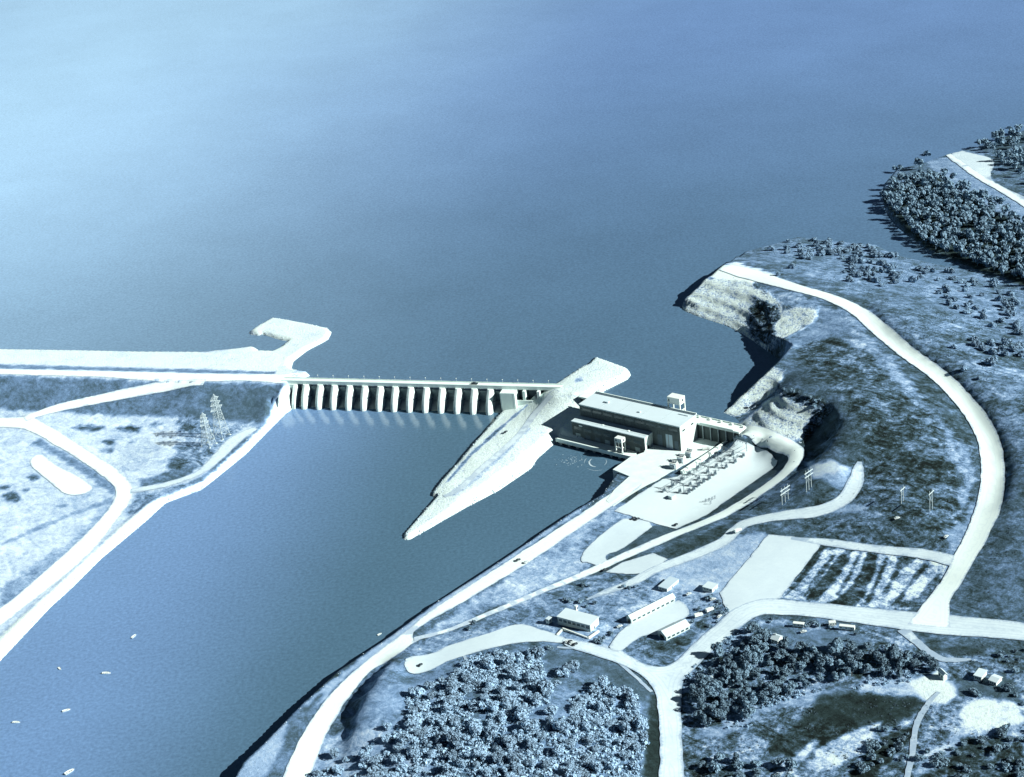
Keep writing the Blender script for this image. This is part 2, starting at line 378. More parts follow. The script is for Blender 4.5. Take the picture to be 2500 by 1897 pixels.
        for nm, arr in (('bare', bare), ('mottle', mot), ('rock', rock)):
            at = me.attributes.new(nm, 'FLOAT', 'POINT'); at.data.foreach_set('value', arr[used].astype(np.float32))
        me.shade_smooth(); me.materials.append(M['ground'])
        s.ob = bpy.data.objects.new(name, me); COL.objects.link(s.ob); structure(s.ob, label, 'ground')
    def h(s, x, y):
        fx = min(max((x-s.x0)/s.st, 0), s.nx-1.001); fy = min(max((y-s.y0)/s.st, 0), s.ny-1.001); i = int(fx); j = int(fy); fx -= i; fy -= j
        H = s.H; return float((H[j, i]*(1-fx)+H[j, i+1]*fx)*(1-fy)+(H[j+1, i]*(1-fx)+H[j+1, i+1]*fx)*fy)
    def hit(s, px, py, z=10.0):
        """where the line of sight through a photo point meets this ground"""
        d = _M @ np.array([(px-1250)/F_PX, -(py-948.5)/F_PX, -1.0]); t0 = (75-CAM_H)/d[2]; t1 = (-1-CAM_H)/d[2]
        n = 160; prev = t0
        for k in range(n+1):
            t = t0+(t1-t0)*k/n; p = d*t
            if p[2]+CAM_H <= s.h(p[0], p[1]):
                a, b = prev, t
                for _ in range(12):
                    m_ = (a+b)/2; p = d*m_
                    if p[2]+CAM_H <= s.h(p[0], p[1]): b = m_
                    else: a = m_
                p = d*b; return np.array([p[0], p[1], s.h(p[0], p[1])])
            prev = t
        return G(px, py, z)

# ---- right bank -------------------------------------------------------------
def off_left(line, dist, zf):
    """foot of a bank: each point of a top line pushed to its left by dist, at height zf"""
    W = np.array([G(*p) for p in line]); o = []
    for i in range(len(W)):
        a = W[max(i-1, 0)]; b = W[min(i+1, len(W)-1)]; d = (b-a)[:2]; d /= np.hypot(*d)
        o.append(np.array([W[i][0]-d[1]*dist, W[i][1]+d[0]*dist, zf[i] if hasattr(zf, '__len__') else zf]))
    return o
ctrl = []
R_lines = [
 [(1770,650,35.5),(1850,680,38.5),(1950,705,42.5),(2050,735,45.5),(2108,770,46),(2154,812,46),(2216,864,46),(2300,925,45),(2370,1000,43),(2415,1080,41),(2423,1150,39),(2410,1230,36),(2370,1310,33),(2340,1370,31),(2310,1430,29),(2280,1480,27)],
 [(2050,752,45.8),(2100,795,46),(2180,875,46),(2280,950,45),(2345,1030,43),(2385,1100,41),(2390,1165,39)],
 [(2122,752,46),(2170,815,46),(2233,863,46),(2300,908,45),(2363,965,44),(2431,1066,42),(2456,1145,40),(2442,1225,37)],
 [(2134,748,50),(2184,806,50.5),(2244,852,50.5),(2312,896,50),(2375,951,49),(2447,1054,47),(2476,1138,45),(2462,1222,42)],
 [(1795,1060,22),(1843,1061,23),(1906,1078,23.5),(1938,1100,23.5),(1938,1126,22.5),(1906,1164,20),(1827,1221,16),(1748,1265,14),(1653,1303,13),(1527,1358,11),(1432,1401,10),(1343,1437,9.5),(1216,1490,9),(1102,1538,8.5),(1011,1562,8)],
 [(1553,1173,8),(1480,1227,8),(1283,1360,8),(1083,1483,8),(1000,1550,8),(930,1605,8),(850,1675,9),(805,1733,10),(760,1805,11),(722,1897,12),(690,1990,12)],
 [(1500,1190,8),(1440,1215,7.5),(1251,1345,7),(1060,1470,7),(950,1550,7),(830,1640,8),(745,1715,10),(660,1810,11),(610,1870,12),(570,1950,12)],
 [(2093,1145,36),(2090,1177,34),(2058,1221,30),(2001,1249,27),(1906,1260,23),(1827,1275,20),(1764,1325,17),(1685,1360,15),(1606,1389,14),(1542,1423,13),(1479,1446,12),(1432,1465,12)],
 [(1904,1480,20),(2021,1492,22),(2150,1505,24),(2243,1517,26),(2400,1532,29),(2500,1543,31),(2650,1560,33)],
 [(1380,1565,14),(1480,1600,15),(1560,1625,15.5),(1610,1645,16),(1630,1700,16),(1637,1780,16),(1640,1897,16),(1640,2000,16)],
 [(1660,1640,16),(1720,1570,17),(1790,1505,18.5)],
 [(1873,1305,21),(2021,1326,24),(2180,1346,27),(2322,1365,31)],
 [(1030,1620,12),(1100,1595,12),(1200,1560,12.5),(1300,1550,13),(1380,1562,14)],
 [(1500,1248,9),(1621,1170,9),(1700,1125,9),(1790,1082,9)],[(1884,1122,11),(1892,1140,11),(1723,1257,10),(1650,1289,9.5),(1500,1248,9)],
 [(1700,1200,9),(1780,1150,9),(1850,1105,9)],[(1600,1240,9),(1640,1262,9),(1560,1215,9)],
]
for L in R_lines: ctrl += dens(L)
bluff = [(971,1596,10),(950,1618,14),(930,1640,18),(908,1671,20),(880,1718,21),(862,1778,18),(850,1830,14),(840,1880,12.5)]
ctrl += dens(bluff, 8); ctrl += off_left(bluff, -4, [8, 8, 8.5, 9, 9.5, 10.5, 11, 12])
pitw = [(2030,985,44),(2040,1005,44),(2044,1040,41),(2018,1090,36),(1982,1128,31),(1935,1166,24.5),(1900,1190,21.5),(1850,1226,18),(1790,1262,15.5)]
pitw_f = [40, 34, 25, 22, 22.5, 21, 19, 15.6, 14]
ctrl += dens(pitw, 8); ctrl += off_left(pitw, -4, pitw_f)
R_pts = [(1600,1100,7),(1660,1108,7),(1700,1085,7),(1738,1074,7),(1590,1130,7),(1640,1130,7),(1560,1140,7),(1640,1095,7),(1770,1073,8),(1690,1105,7.5),(1575,1165,7.5),(1720,1105,8.5),(1760,1085,8.8),(1600,1165,8),(1545,1185,8),
 (2250,750,45),(2400,800,43),(2490,900,48),(2500,1100,48),(2600,1000,50),(2500,700,24),(2450,690,20),(2300,680,25),(2200,660,25),(2100,640,26),(2000,620,23),(1900,620,26),(2480,780,36),(2150,700,38),(2000,680,40),(1821,622,22),
 (1704,681,35),(1720,670,35.5),(1739,655,35),(1771,640,32),(1758,682,36),(1828,689,37.5),(1869,714,38.5),(1900,730,40),(1800,665,37),
 (1912,749,40),(1930,770,40),(1990,760,43),(2000,785,42),(1960,830,40),(1925,845,40),(1900,880,40),(1885,897,38),(1850,930,33),(1810,965,25),(1775,996,19),
 (1905,930,35),(1870,960,26),(1840,988,20),(1800,1018,17.6),
 (1915,950,39),(1960,962,42),(2005,975,43),(1815,1044,18),(1850,1058,21),(1900,1066,22.5),(1950,1085,23),(1985,1060,23),(1970,1110,23),
 (2000,800,41),(1950,850,39),(2050,850,44),(2100,900,46),(2200,950,47),(2250,1050,46),(2150,1050,45),(2070,1000,45),(2080,1090,42),(2250,1150,40),(2350,1100,42),(2320,1000,46),
 (1990,1180,33),(1930,1190,26),(1900,1225,22),(2050,1150,38),(2030,1110,38),(1860,1245,19),
 (2001,1330,23),(1903,1458,20),(1808,1493,19),(1758,1449,18),(1850,1400,20),(2100,1400,24),(2253,1362,28),(2306,1419,28),(2237,1485,26),(2050,1470,23),
 (2100,1260,31),(2250,1290,34),(2200,1220,37),(2000,1290,25),(2450,1450,34),(2500,1400,38),(2480,1300,40),(2600,1250,42),(2700,1500,36),
 (1410,1530,14),(1340,1540,13),(1480,1540,14),(1560,1450,14),(1640,1500,15),(1700,1450,16),(1500,1590,15),(1600,1600,15.5),(1650,1620,16),(1750,1540,17),(1560,1420,13.5),(1590,1540,15),(1690,1500,15.5),
 (1150,1490,8),(1300,1420,9),(1250,1530,11),(1400,1350,8.5),(1500,1310,9),
 (1200,1700,23),(1350,1720,24),(1300,1800,26),(1100,1750,23),(1000,1720,21),(950,1800,20),(1100,1870,22),(1450,1750,22),(1560,1800,17),(1580,1700,17),(1500,1860,20),(1250,1960,24),(900,1880,16),(1450,1640,17),(1000,1655,14),(1300,1620,16),
 (1750,1650,18),(1900,1600,20),(2100,1600,24),(2250,1620,27),(2000,1720,22),(1800,1800,19),(1700,1850,16),(1900,1850,20),(2100,1800,24),(2300,1750,28),(2450,1700,31),(2450,1850,30),(2650,1800,34),(2200,1950,25),(1800,1980,17),(900,1990,14),
 (2300,430,27),(2330,400,25),(2420,450,31),(2500,480,34),(2450,380,27),(2250,470,24),(2200,480,20),(2300,540,26),(2400,600,25),(2350,600,21),(2500,640,26),(2480,400,30),(2650,500,36),(2650,620,28)]
ctrl += [G(*p) for p in R_pts]
def sh(pts): return [(G(p[0], p[1], p[2])[0], G(p[0], p[1], p[2])[1], lv, k) for p, lv, k in pts]
T = sh([((x, y, z), 0.0, 4.0) for x, y, z in [(1600,1092,6),(1545,1130,6),(1500,1160,5),(1466,1214,4),(1390,1258,4),(1255,1350,4),(1203,1386,4),(1060,1477,4),(948,1558,4.5),(820,1641,6),(733,1719,8),(640,1814,9),(585,1866,9),(556,1920,9),(480,2050,9)]])
S1 = sh([((x, y, 17), 17.0, k) for x, y, k in [(1735,1036,4),(1775,1030,4),(1792,1023,3),(1763,1009,4),(1800,986,6),(1850,962,6),(1893,934,6),(1925,894,6),(1905,878,4),(1870,855,2),(1840,834,.9),(1802,810,.65),(1770,795,.65),(1700,772,.65),(1668,759,.8),(1664,748,4),(1690,735,4),(1725,712,3),(1765,672,2),(1790,640,.9),(1821,614,.5),(1885,597,.4),(1948,578,.4),(2059,591,.4),(2138,597,.4),(2189,622,.4),(2275,642,.4),(2350,657,.4),(2392,662,.4)]])
S2 = sh([((x, y, 17), 17.0, k) for x, y, k in [(2392,662,.6),(2350,646,.8),(2275,624,.8),(2250,600,.8),(2200,562,.8),(2172,533,.8),(2160,505,.8),(2152,475,.8),(2160,447,.6),(2188,414,.5),(2250,399,.5),(2318,376,.5),(2375,362,.4),(2420,345,.4),(2500,318,.4),(2720,240,.4)]])
for S_ in (S1, S2): ctrl += [np.array([p[0], p[1], 18.3]) for p in S_ if p[3] < .7]
def Zd(x, y, k=3.161, ox=1800, oy=1150): return (ox+x/k, oy+y/k)
zonesR = [(.36, .55),
 ([(1780,636),(1900,596),(1950,576),(2060,590),(2200,622),(2390,660),(2520,680),(2520,1010),(2440,1000),(2300,880),(2130,740),(2000,690),(1870,650)], .47, .55, 8),
 ([(2130,745),(2300,890),(2450,1040),(2480,1150),(2560,1150),(2560,820),(2350,760)], .42, .75, 10),
 ([(1930,850),(2050,790),(2150,850),(2300,1010),(2380,1100),(2385,1200),(2330,1330),(2000,1235),(2090,1150),(2050,1080),(2060,990)], .30, 1.0, 14),
 ([(1960,1010),(2060,1000),(2120,1100),(2080,1140),(1960,1160)], .32, .6, 10),
 ([(1740,650),(1800,640),(1900,670),(1830,695),(1720,680)], .97, .1, 4),
 ([(1830,700),(1950,722),(2075,770),(2180,880),(2350,1080),(2386,1170),(2345,1260),(2335,1150),(2290,1030),(2110,860),(1960,770),(1900,745)], .57, .7, 8),
 ([(1960,735),(2080,790),(2060,830),(1980,830),(1930,870),(1900,880),(1930,790)], .52, .45, 8),
 ([(1704,679),(1758,682),(1828,689),(1869,714),(1912,749),(1905,800),(1880,860),(1840,845),(1800,818),(1700,780),(1655,760)], .92, .1, 4),
 ([(1845,725),(1905,755),(1905,800),(1880,850),(1835,830),(1822,780)], .30, .5, 7),
 ([(1912,755),(1990,752),(1998,770),(1960,800),(1900,830),(1890,800)], .93, .1, 5),
 ([(1758,1010),(1885,893),(1915,905),(1893,955),(1800,1020)], .94, .1, 4),
 ([(1805,1042),(1900,955),(2000,975),(2010,1010),(1965,1075),(1850,1066)], .92, .1, 5),
 ([(1895,962),(1920,946),(2020,975),(2015,1010),(1985,1000),(1950,978)], .22, .5, 6),
 ([(1985,1000),(2045,1000),(2045,1040),(1960,1120),(1950,1090)], .25, .3, 4),
 ([(1968,1130),(2040,1122),(2085,1150),(2060,1166),(1985,1168)], .82, .25, 6),
 ([(2000,1165),(2075,1150),(2070,1200),(2040,1200)], .58, .4, 8),
 ([(2060,1225),(2120,1230),(2110,1258),(2000,1258),(1960,1262)], .62, .3, 8),
 ([(1015,1560),(1330,1345),(1500,1225),(1600,1282),(1430,1392),(1100,1532)], .65, .55, 8),
 ([(1440,1290),(1530,1255),(1500,1300),(1440,1340),(1410,1350)], .45, .6, 9),
 ([(1600,1282),(1650,1295),(1740,1262),(1800,1230),(1720,1300),(1530,1358),(1480,1352),(1500,1320)], .30, .3, 4),
 ([(1640,1330),(1765,1280),(1800,1270),(1750,1320),(1640,1368),(1595,1352)], .22, .35, 4),
 ([(1790,1068),(1900,1082),(1932,1105),(1925,1135),(1800,1230),(1720,1262),(1890,1142),(1884,1112),(1850,1098)], .27, .22, 3),
 ([(1466,1210),(1200,1380),(948,1555),(731,1722),(640,1815),(556,1915),(650,1915),(720,1790),(830,1665),(1010,1540),(1230,1375),(1440,1230)], .68, .22, 4),
 ([(700,1745),(790,1690),(760,1760),(700,1890),(640,1915),(690,1820)], .42, .4, 6),
 ([(1100,1540),(1430,1402),(1640,1370),(1760,1330),(1870,1300),(1760,1450),(1800,1500),(1640,1640),(1400,1570),(1250,1560),(1000,1600),(960,1590)], .57, .70, 9),
 ([(1480,1400),(1560,1402),(1540,1420),(1440,1460),(1330,1470),(1300,1450)], .46, .8, 8),
 ([(1600,1392),(1843,1300),(1875,1306),(1758,1449),(1690,1445),(1620,1420)], .69, .3, 6),
 ([(1520,1570),(1570,1545),(1625,1570),(1700,1520),(1770,1470),(1700,1560),(1640,1620),(1530,1585)], .33, .8, 8),
 ([(900,1640),(1100,1600),(1350,1575),(1560,1660),(1590,1900),(700,1900),(860,1780)], .47, .5, 10),
 ([(900,1690),(1080,1640),(1100,1660),(980,1730),(900,1770),(870,1770)], .52, .35, 9),
 ([(700,1897),(800,1800),(950,1780),(1060,1820),(1060,1910),(700,1910)], .62, .55, 14),
 ([(1490,1600),(1560,1650),(1595,1700),(1600,1760),(1570,1720),(1500,1660),(1340,1620),(1330,1590)], .36, .3, 6),
 ([(1590,1700),(1614,1690),(1622,1900),(1570,1900),(1580,1780)], .14, .3, 6),
 ([(1650,1650),(1830,1510),(2090,1530),(2250,1560),(2330,1600),(2520,1600),(2520,1920),(1660,1920)], .45, 1.1, 12),
 ([(1860,1520),(2120,1550),(2120,1590),(1900,1590),(1870,1560)], .42, .35, 6),
 ([(1690,1800),(1830,1740),(1990,1690),(2090,1670),(2060,1710),(1900,1730),(1760,1800)], .62, .45, 10),
 ([(2010,1700),(2100,1690),(2240,1695),(2270,1720),(2180,1765),(2040,1790),(1930,1770)], .17, .35, 10),
 ([(1890,1790),(2010,1760),(2100,1770),(2000,1850),(1880,1840)], .16, .8, 8),
 ([(2090,1660),(2230,1650),(2300,1640),(2330,1700),(2290,1730),(2230,1700),(2100,1690)], .75, .4, 8),
 ([(2210,1665),(2290,1640),(2345,1690),(2310,1725),(2250,1710)], .93, .15, 5),
 ([(2340,1740),(2380,1700),(2480,1710),(2500,1760),(2440,1780),(2360,1775)], .86, .6, 6),
 ([(1990,1830),(2060,1790),(2150,1765),(2120,1830),(2030,1880),(1990,1880)], .80, .9, 5),
 ([(2120,1880),(2210,1800),(2225,1810),(2150,1890)], .76, .8, 4), ([(1880,1900),(1960,1830),(1990,1800),(2005,1810),(1930,1890)], .70, .9, 4), ([(2060,1900),(2160,1800),(2240,1760),(2230,1800),(2120,1910)], .14, .7, 6), ([(2240,1900),(2330,1800),(2420,1790),(2500,1800),(2500,1920),(2240,1920)], .20, 1.0, 8),
 ([(2250,1850),(2330,1790),(2370,1780),(2330,1830),(2280,1880),(2230,1900)], .70, .6, 10),
 ([(2300,1580),(2420,1570),(2400,1600),(2330,1600),(2270,1590),(2250,1545)], .22, .3, 5),
 ([(2330,1660),(2480,1650),(2500,1720),(2400,1700),(2340,1700)], .30, .35, 8),
 ([Zd(*p) for p in [(640,590),(1430,660),(1620,700),(1600,850),(1380,1060),(1280,1080),(330,980)]], .72, 1.25, 2),
 ([Zd(*p) for p in [(640,590),(690,590),(480,880),(340,985)]], .20, .95, 3),
 ([Zd(*p) for p in [(830,600),(900,610),(800,800),(620,1000),(520,1000),(650,820)]], .18, .95, 3),
 ([Zd(*p) for p in [(1010,620),(1080,640),(1060,770),(980,960),(900,1050),(720,1020),(900,870)]], .18, .95, 3),
 ([Zd(*p) for p in [(1240,660),(1400,660),(1250,780),(1160,940),(1120,940),(1220,760)]], .22, .95, 3),
 ([Zd(*p) for p in [(1540,780),(1600,850),(1380,1060),(1180,1030),(1400,980)]], .28, .95, 3),
 ([Zd(*p) for p in [(740,640),(765,645),(600,900),(520,960),(560,860)]], .30, 1.0, 2),
 ([Zd(*p) for p in [(930,640),(960,650),(870,830),(790,960),(760,950),(850,800)]], .30, 1.0, 2),
 ([Zd(*p) for p in [(1150,650),(1180,660),(1090,860),(1010,1040),(980,1030),(1060,860)]], .28, 1.0, 2),
 ([Zd(*p) for p in [(1450,690),(1490,700),(1330,900),(1240,1040),(1210,1020),(1330,850)]], .30, 1.0, 2),
 ([Zd(*p) for p in [(650,520),(1640,640),(1650,600),(1600,380),(1000,330),(500,380)]], .33, .9, 10),
 ([Zd(*p) for p in [(1600,480),(1760,380),(1800,250),(1860,300),(1720,650),(1640,640)]], .58, .5, 8),
 ([(2140,480),(2290,420),(2520,520),(2520,700),(2390,662),(2240,590)], .15, .3, 6),
 ([(2260,392),(2400,365),(2400,420),(2520,520),(2520,560),(2400,500),(2300,440)], .58, .35, 5),
 ([(2310,440),(2380,465),(2400,490),(2330,470)], .62, .3, 5)]
rocksR = [([(1704,679),(1758,682),(1828,689),(1869,714),(1912,749),(1995,752),(1990,780),(1905,830),(1880,860),(1840,845),(1700,780),(1655,760)], 1.0),
 ([(1758,1010),(1885,893),(1915,905),(1893,955),(1800,1020)], 1.0), ([(1805,1042),(1900,955),(2000,975),(2030,1000),(1965,1075),(1850,1066)], 1.0)]
TR = Terrain('ground', (-330, 800, 560, 2760), 2.0, ctrl, [T[::-1], S1, S2], [(900, 2900), (900, 500), (-330, 500)], zonesR, rocksR, 'grassy hills and bare banks on the right of the river')

# ---- left bank ---------------------------------------------------------------
cl = []
for L in [[(-250,886,23),(0,889,23),(200,892,23),(348,897,23),(506,902,23),(620,908,23),(690,912,23)],
          [(-250,900,24),(0,906,24),(250,913,24),(459,920,24),(600,924,24),(695,930,24)],
          [(-250,908,24),(0,914,24),(250,922,24),(380,929,24),(690,937,24)],
          [(-250,990,6),(0,998,6),(130,1010,5),(250,1014,5),(400,1020,5),(560,1032,5),(640,1040,5)],
          [(380,931,23.5),(459,936,21),(316,961,15),(190,987,9),(79,1012,6)]]: cl += dens(L)
cl += [G(*p) for p in [(0,1060,5),(100,1060,5),(300,1190,5),(250,1300,5),(100,1200,5),(400,1100,5),(500,1100,5),(0,1300,5),(0,1450,5),(150,1350,5),(600,1080,5),(-150,1100,5),(-150,1400,5),(-300,1500,5),(-300,1100,5),
   (640,800,19.5),(720,800,19.5),(770,812,19.5),(700,850,20),(690,890,21.5),(712,912,23),(740,921,23),(200,1000,7),(560,980,13),(620,985,12),(672,942,22),(655,985,13)]]
LS1 = sh([((x, y, 17), 17.0, k) for x, y, k in [(-420,846,.8),(0,857,.8),(200,860,.8),(348,863,.8),(506,863,.8),(570,855,.8),(622,848,.8),(630,853,.8),(632,858,.8),(667,859,.8),(685,849,.8),(702,834,.8),(678,829,.8),(640,817,.8),(632,820,.8),(612,818,.8),(606,813,.8),(632,795,.6),(661,778,.6),(668,776,.6),(707,782,.6),(760,792,.6),(800,801,.6),(811,811,.8),(803,829,.8),(752,856,.8),(718,882,.8),(713,899,1),(724,910,2),(757,917,3),(757,928,4)]])
LT = sh([((x, y, 0), 0.0, k) for x, y, k in [(757,960,5),(726,975,5),(722,991,3),(700,1009,.8),(665,1044,.6),(601,1110,.6),(538,1161,.6),(494,1196,.6),(405,1229,.6),(361,1270,.6),(246,1367,.6),(177,1436,.6),(126,1482,.6),(0,1616,.6),(-120,1735,.6),(-300,1920,.6)]])
zonesL = [(.80, .40),
 ([(-400,840),(0,850),(520,860),(640,840),(600,770),(820,780),(820,860),(720,905),(700,935),(640,907),(506,900),(0,888),(-400,885)], .95, .12, 2),
 ([(-400,887),(0,890),(506,903),(670,908),(670,915),(506,911),(0,900),(-400,897)], .50, .25, 2),
 ([(-400,912),(0,916),(380,930),(700,937),(640,1030),(560,1030),(400,1018),(250,1014),(130,1006),(0,1000),(-400,990)], .43, .32, 5),
 ([(500,950),(690,945),(640,1035),(540,1030)], .38, .25, 12),
 ([(430,1020),(520,1030),(600,1040),(560,1090),(480,1150),(380,1180),(430,1110),(440,1070)], .55, .9, 10),
 ([(340,1170),(420,1150),(480,1130),(470,1160),(410,1182),(345,1196)], .42, .4, 6),
 ([(560,1065),(600,1050),(580,1080),(500,1150),(480,1155)], .80, .2, 5),
 ([(690,940),(726,940),(730,990),(700,1012),(538,1163),(405,1232),(361,1273),(0,1620),(-400,2000),(-400,1900),(0,1555),(210,1367),(316,1268),(358,1231),(405,1208),(494,1174),(538,1136),(633,1050),(655,1025)], .97, .08, 2),
 ([(655,1025),(633,1050),(538,1136),(494,1174),(405,1208),(358,1231),(310,1270),(318,1262),(350,1225),(400,1200),(490,1165),(530,1128),(630,1042)], .45, .4, 3),
 ([(310,1262),(345,1228),(400,1206),(480,1180),(410,1192),(335,1204),(320,1230)], .55, .7, 5),
 ([(0,1195),(76,1112),(110,1105),(240,1185),(225,1220),(150,1210)], .78, .4, 12),
 ([(275,1225),(146,1272),(0,1335),(0,1328),(140,1264),(270,1216)], .60, .4, 3),
 ([(250,1250),(290,1210),(240,1310),(140,1400),(0,1520),(0,1440),(150,1340)], .60, .45, 10),
 ([(100,1070),(200,1130),(290,1190),(280,1210),(180,1140),(80,1080)], .50, .35, 5)]
zonesL += [([(a-w_,b),(a,b-h_),(a+w_,b-h_*.3),(a+w_*.6,b+h_),(a-w_*.4,b+h_*.8)], .34, .6, 5) for a, b, w_, h_ in [(215,1045,40,7),(320,1045,30,8),(270,1080,14,5),(320,1080,12,5),(260,1100,16,5),(380,1036,18,6),(440,1095,18,6),(460,1045,14,10),(420,1140,24,8),(30,1212,22,12),(80,1165,14,8),(60,1195,10,5),(150,1235,14,3),(10,1190,12,4),(480,1110,12,6)]]
TL = Terrain('ground', (-840, -150, 780, 2010), 2.5, cl, [LS1, LT], [(-840, 800), (-840, 1740)], zonesL, [([(-400,840),(0,850),(520,856),(640,840),(600,770),(820,780),(820,860),(730,925),(640,907),(506,900),(0,888),(-400,885)], .28), ([(690,940),(726,940),(730,990),(700,1012),(538,1163),(405,1232),(361,1273),(0,1620),(-400,2000),(-400,1900),(0,1555),(210,1367),(316,1268),(358,1231),(405,1208),(494,1174),(538,1136),(633,1050),(655,1025)], .28)], 'flat pale bottomland and the long earth embankment left of the spillway')

# ---- island between spillway and powerhouse ----------------------------------
ci = [G(*p) for p in [(1229,1000,3),(1188,1048,3),(1120,1126,2.5),(1058,1199,2),(1283,995,7),(1220,1050,5.5),(1150,1118,5),(1090,1182,4.5),(1300,1030,9),(1250,1080,7),(1180,1150,6),(1110,1210,4.5),(1340,985,16),(1310,985,12),(1356,958,23.5),(1330,960,20),(1400,962,24),(1395,985,18),(1370,1000,15),(1350,1020,12),(1375,1035,10),(1410,1030,10),(1385,1055,8),(1362,1060,6),(1320,1090,6),(1280,1115,5.5),(1220,1160,5),(1050,1270,3),(1010,1300,2.5),
  (1450,890,21),(1500,910,21.5),(1420,930,22.5),(1480,932,22),(1440,955,24),(1370,947,24),(1460,990,12),(1450,1040,6),(1470,960,23)]]
ci += dens([(1356,949,24),(1400,953,24),(1457,961,24)])
IS1 = sh([((x, y, 2.6), 0.0, 5) for x, y in [(1260,975),(1229,998),(1188,1046),(1120,1124),(1055,1198),(1057,1206)]]+[((x, y, 1.5), 0.0, 2.5) for x, y in [(1068,1210),(1025,1258),(985,1303)]]+
         [((x, y, 0), 0.0, k) for x, y, k in [(986,1318,.8),(1001,1319,.5),(1125,1248,.35),(1220,1198,.35),(1299,1144,.4),(1315,1119,.6),(1350,1088,.8),(1362,1076,1.5),(1420,1090,3)]])
IS2 = sh([((x, y, 17), 17.0, k) for x, y, k in [(1500,990,3),(1470,958,2),(1476,955,.9),(1534,926,.9),(1541,916,1.2),(1536,905,1.5),(1452,873,1.2),(1443,886,2),(1437,894,2),(1417,901,1.2),(1356,941,1.2),(1330,952,3),(1300,965,3)]])
zonesI = [(.97, .12), ([(1283,1040),(1250,1075),(1150,1160),(1105,1200),(1085,1212),(1110,1212),(1165,1170),(1262,1082),(1300,1045)], .74, .2, 4),
  ([(1290,990),(1225,1046),(1150,1115),(1092,1180),(1089,1176),(1146,1108),(1222,1041),(1285,988)], .50, .4, 1.5),  # thin shadow of a low step painted into the ground tone
  ([(1400,925),(1420,922),(1425,930),(1405,935)], .62, .3, 4), ([(1290,1050),(1320,1045),(1325,1065),(1295,1068)], .82, .6, 5), ([(1310,1085),(1345,1065),(1350,1070),(1315,1095)], .84, .5, 5)]
TI = Terrain('ground', (-120, 160, 1210, 1640), 2.0, ci, [IS1, IS2], [], zonesI, [([(960,1320),(1229,990),(1340,930),(1450,860),(1560,910),(1450,1100),(1330,1130),(1000,1330)], .30)], 'bare white rock fill island between the spillway and the powerhouse')

# ------------------------------------------------------------------ water
def sheet(name, pts, z, m, label, sub=None):
    vs, es, fs = [Vector(p[:2]) for p in pts], [], [list(range(len(pts)))]
    r = delaunay_2d_cdt(vs, es, fs, 1, 1e-4)
    me = bpy.data.meshes.new(name); me.from_pydata([(v.x, v.y, z) for v in r[0]], [], [tuple(f) for f in r[2]]); me.update()
    me.materials.append(M[m]); o = bpy.data.objects.new(name, me); COL.objects.link(o); return structure(o, label, 'water')
DL, DR = G(691, 935, 22), G(1350, 952, 22)          # downstream edge of the spillway deck
du = (DR-DL)[:2]; DLEN = np.hypot(*du); du /= DLEN; dv = np.array([-du[1], du[0]]); DANG = math.atan2(du[1], du[0])
PA, PB, PC = G(1414, 986, 33), G(1659, 1041.5, 33), G(1703, 1012, 33)
pu = (PB-PA)[:2]; PLEN = np.hypot(*pu); pu /= PLEN; pv = np.array([-pu[1], pu[0]]); PANG = math.atan2(pu[1], pu[0])
def dam(x, y): return DL[:2]+du*x+dv*y
def ph(x, y): return PA[:2]+pu*x+pv*y
far = 30000
resv = [(-far, G(0, 905, 17)[1]+30), tuple(G(-250, 902, 17)[:2]), tuple(G(600, 912, 17)[:2]), tuple(dam(0, 5)), tuple(dam(270, 5)), tuple(ph(-8, 33)), tuple(ph(125, 33)),
        tuple(G(1900, 1000, 17)[:2]), tuple(G(2100, 900, 17)[:2]), tuple(G(2700, 900, 17)[:2]), (far, G(2700, 900, 17)[1]), (far, far), (-far, far)]
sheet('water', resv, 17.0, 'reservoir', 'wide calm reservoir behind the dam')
sheet('water', [(-1500, 200), (1000, 200), (1000, 1650), (-1500, 1650)], 0.0, 'tail', 'river below the dam')

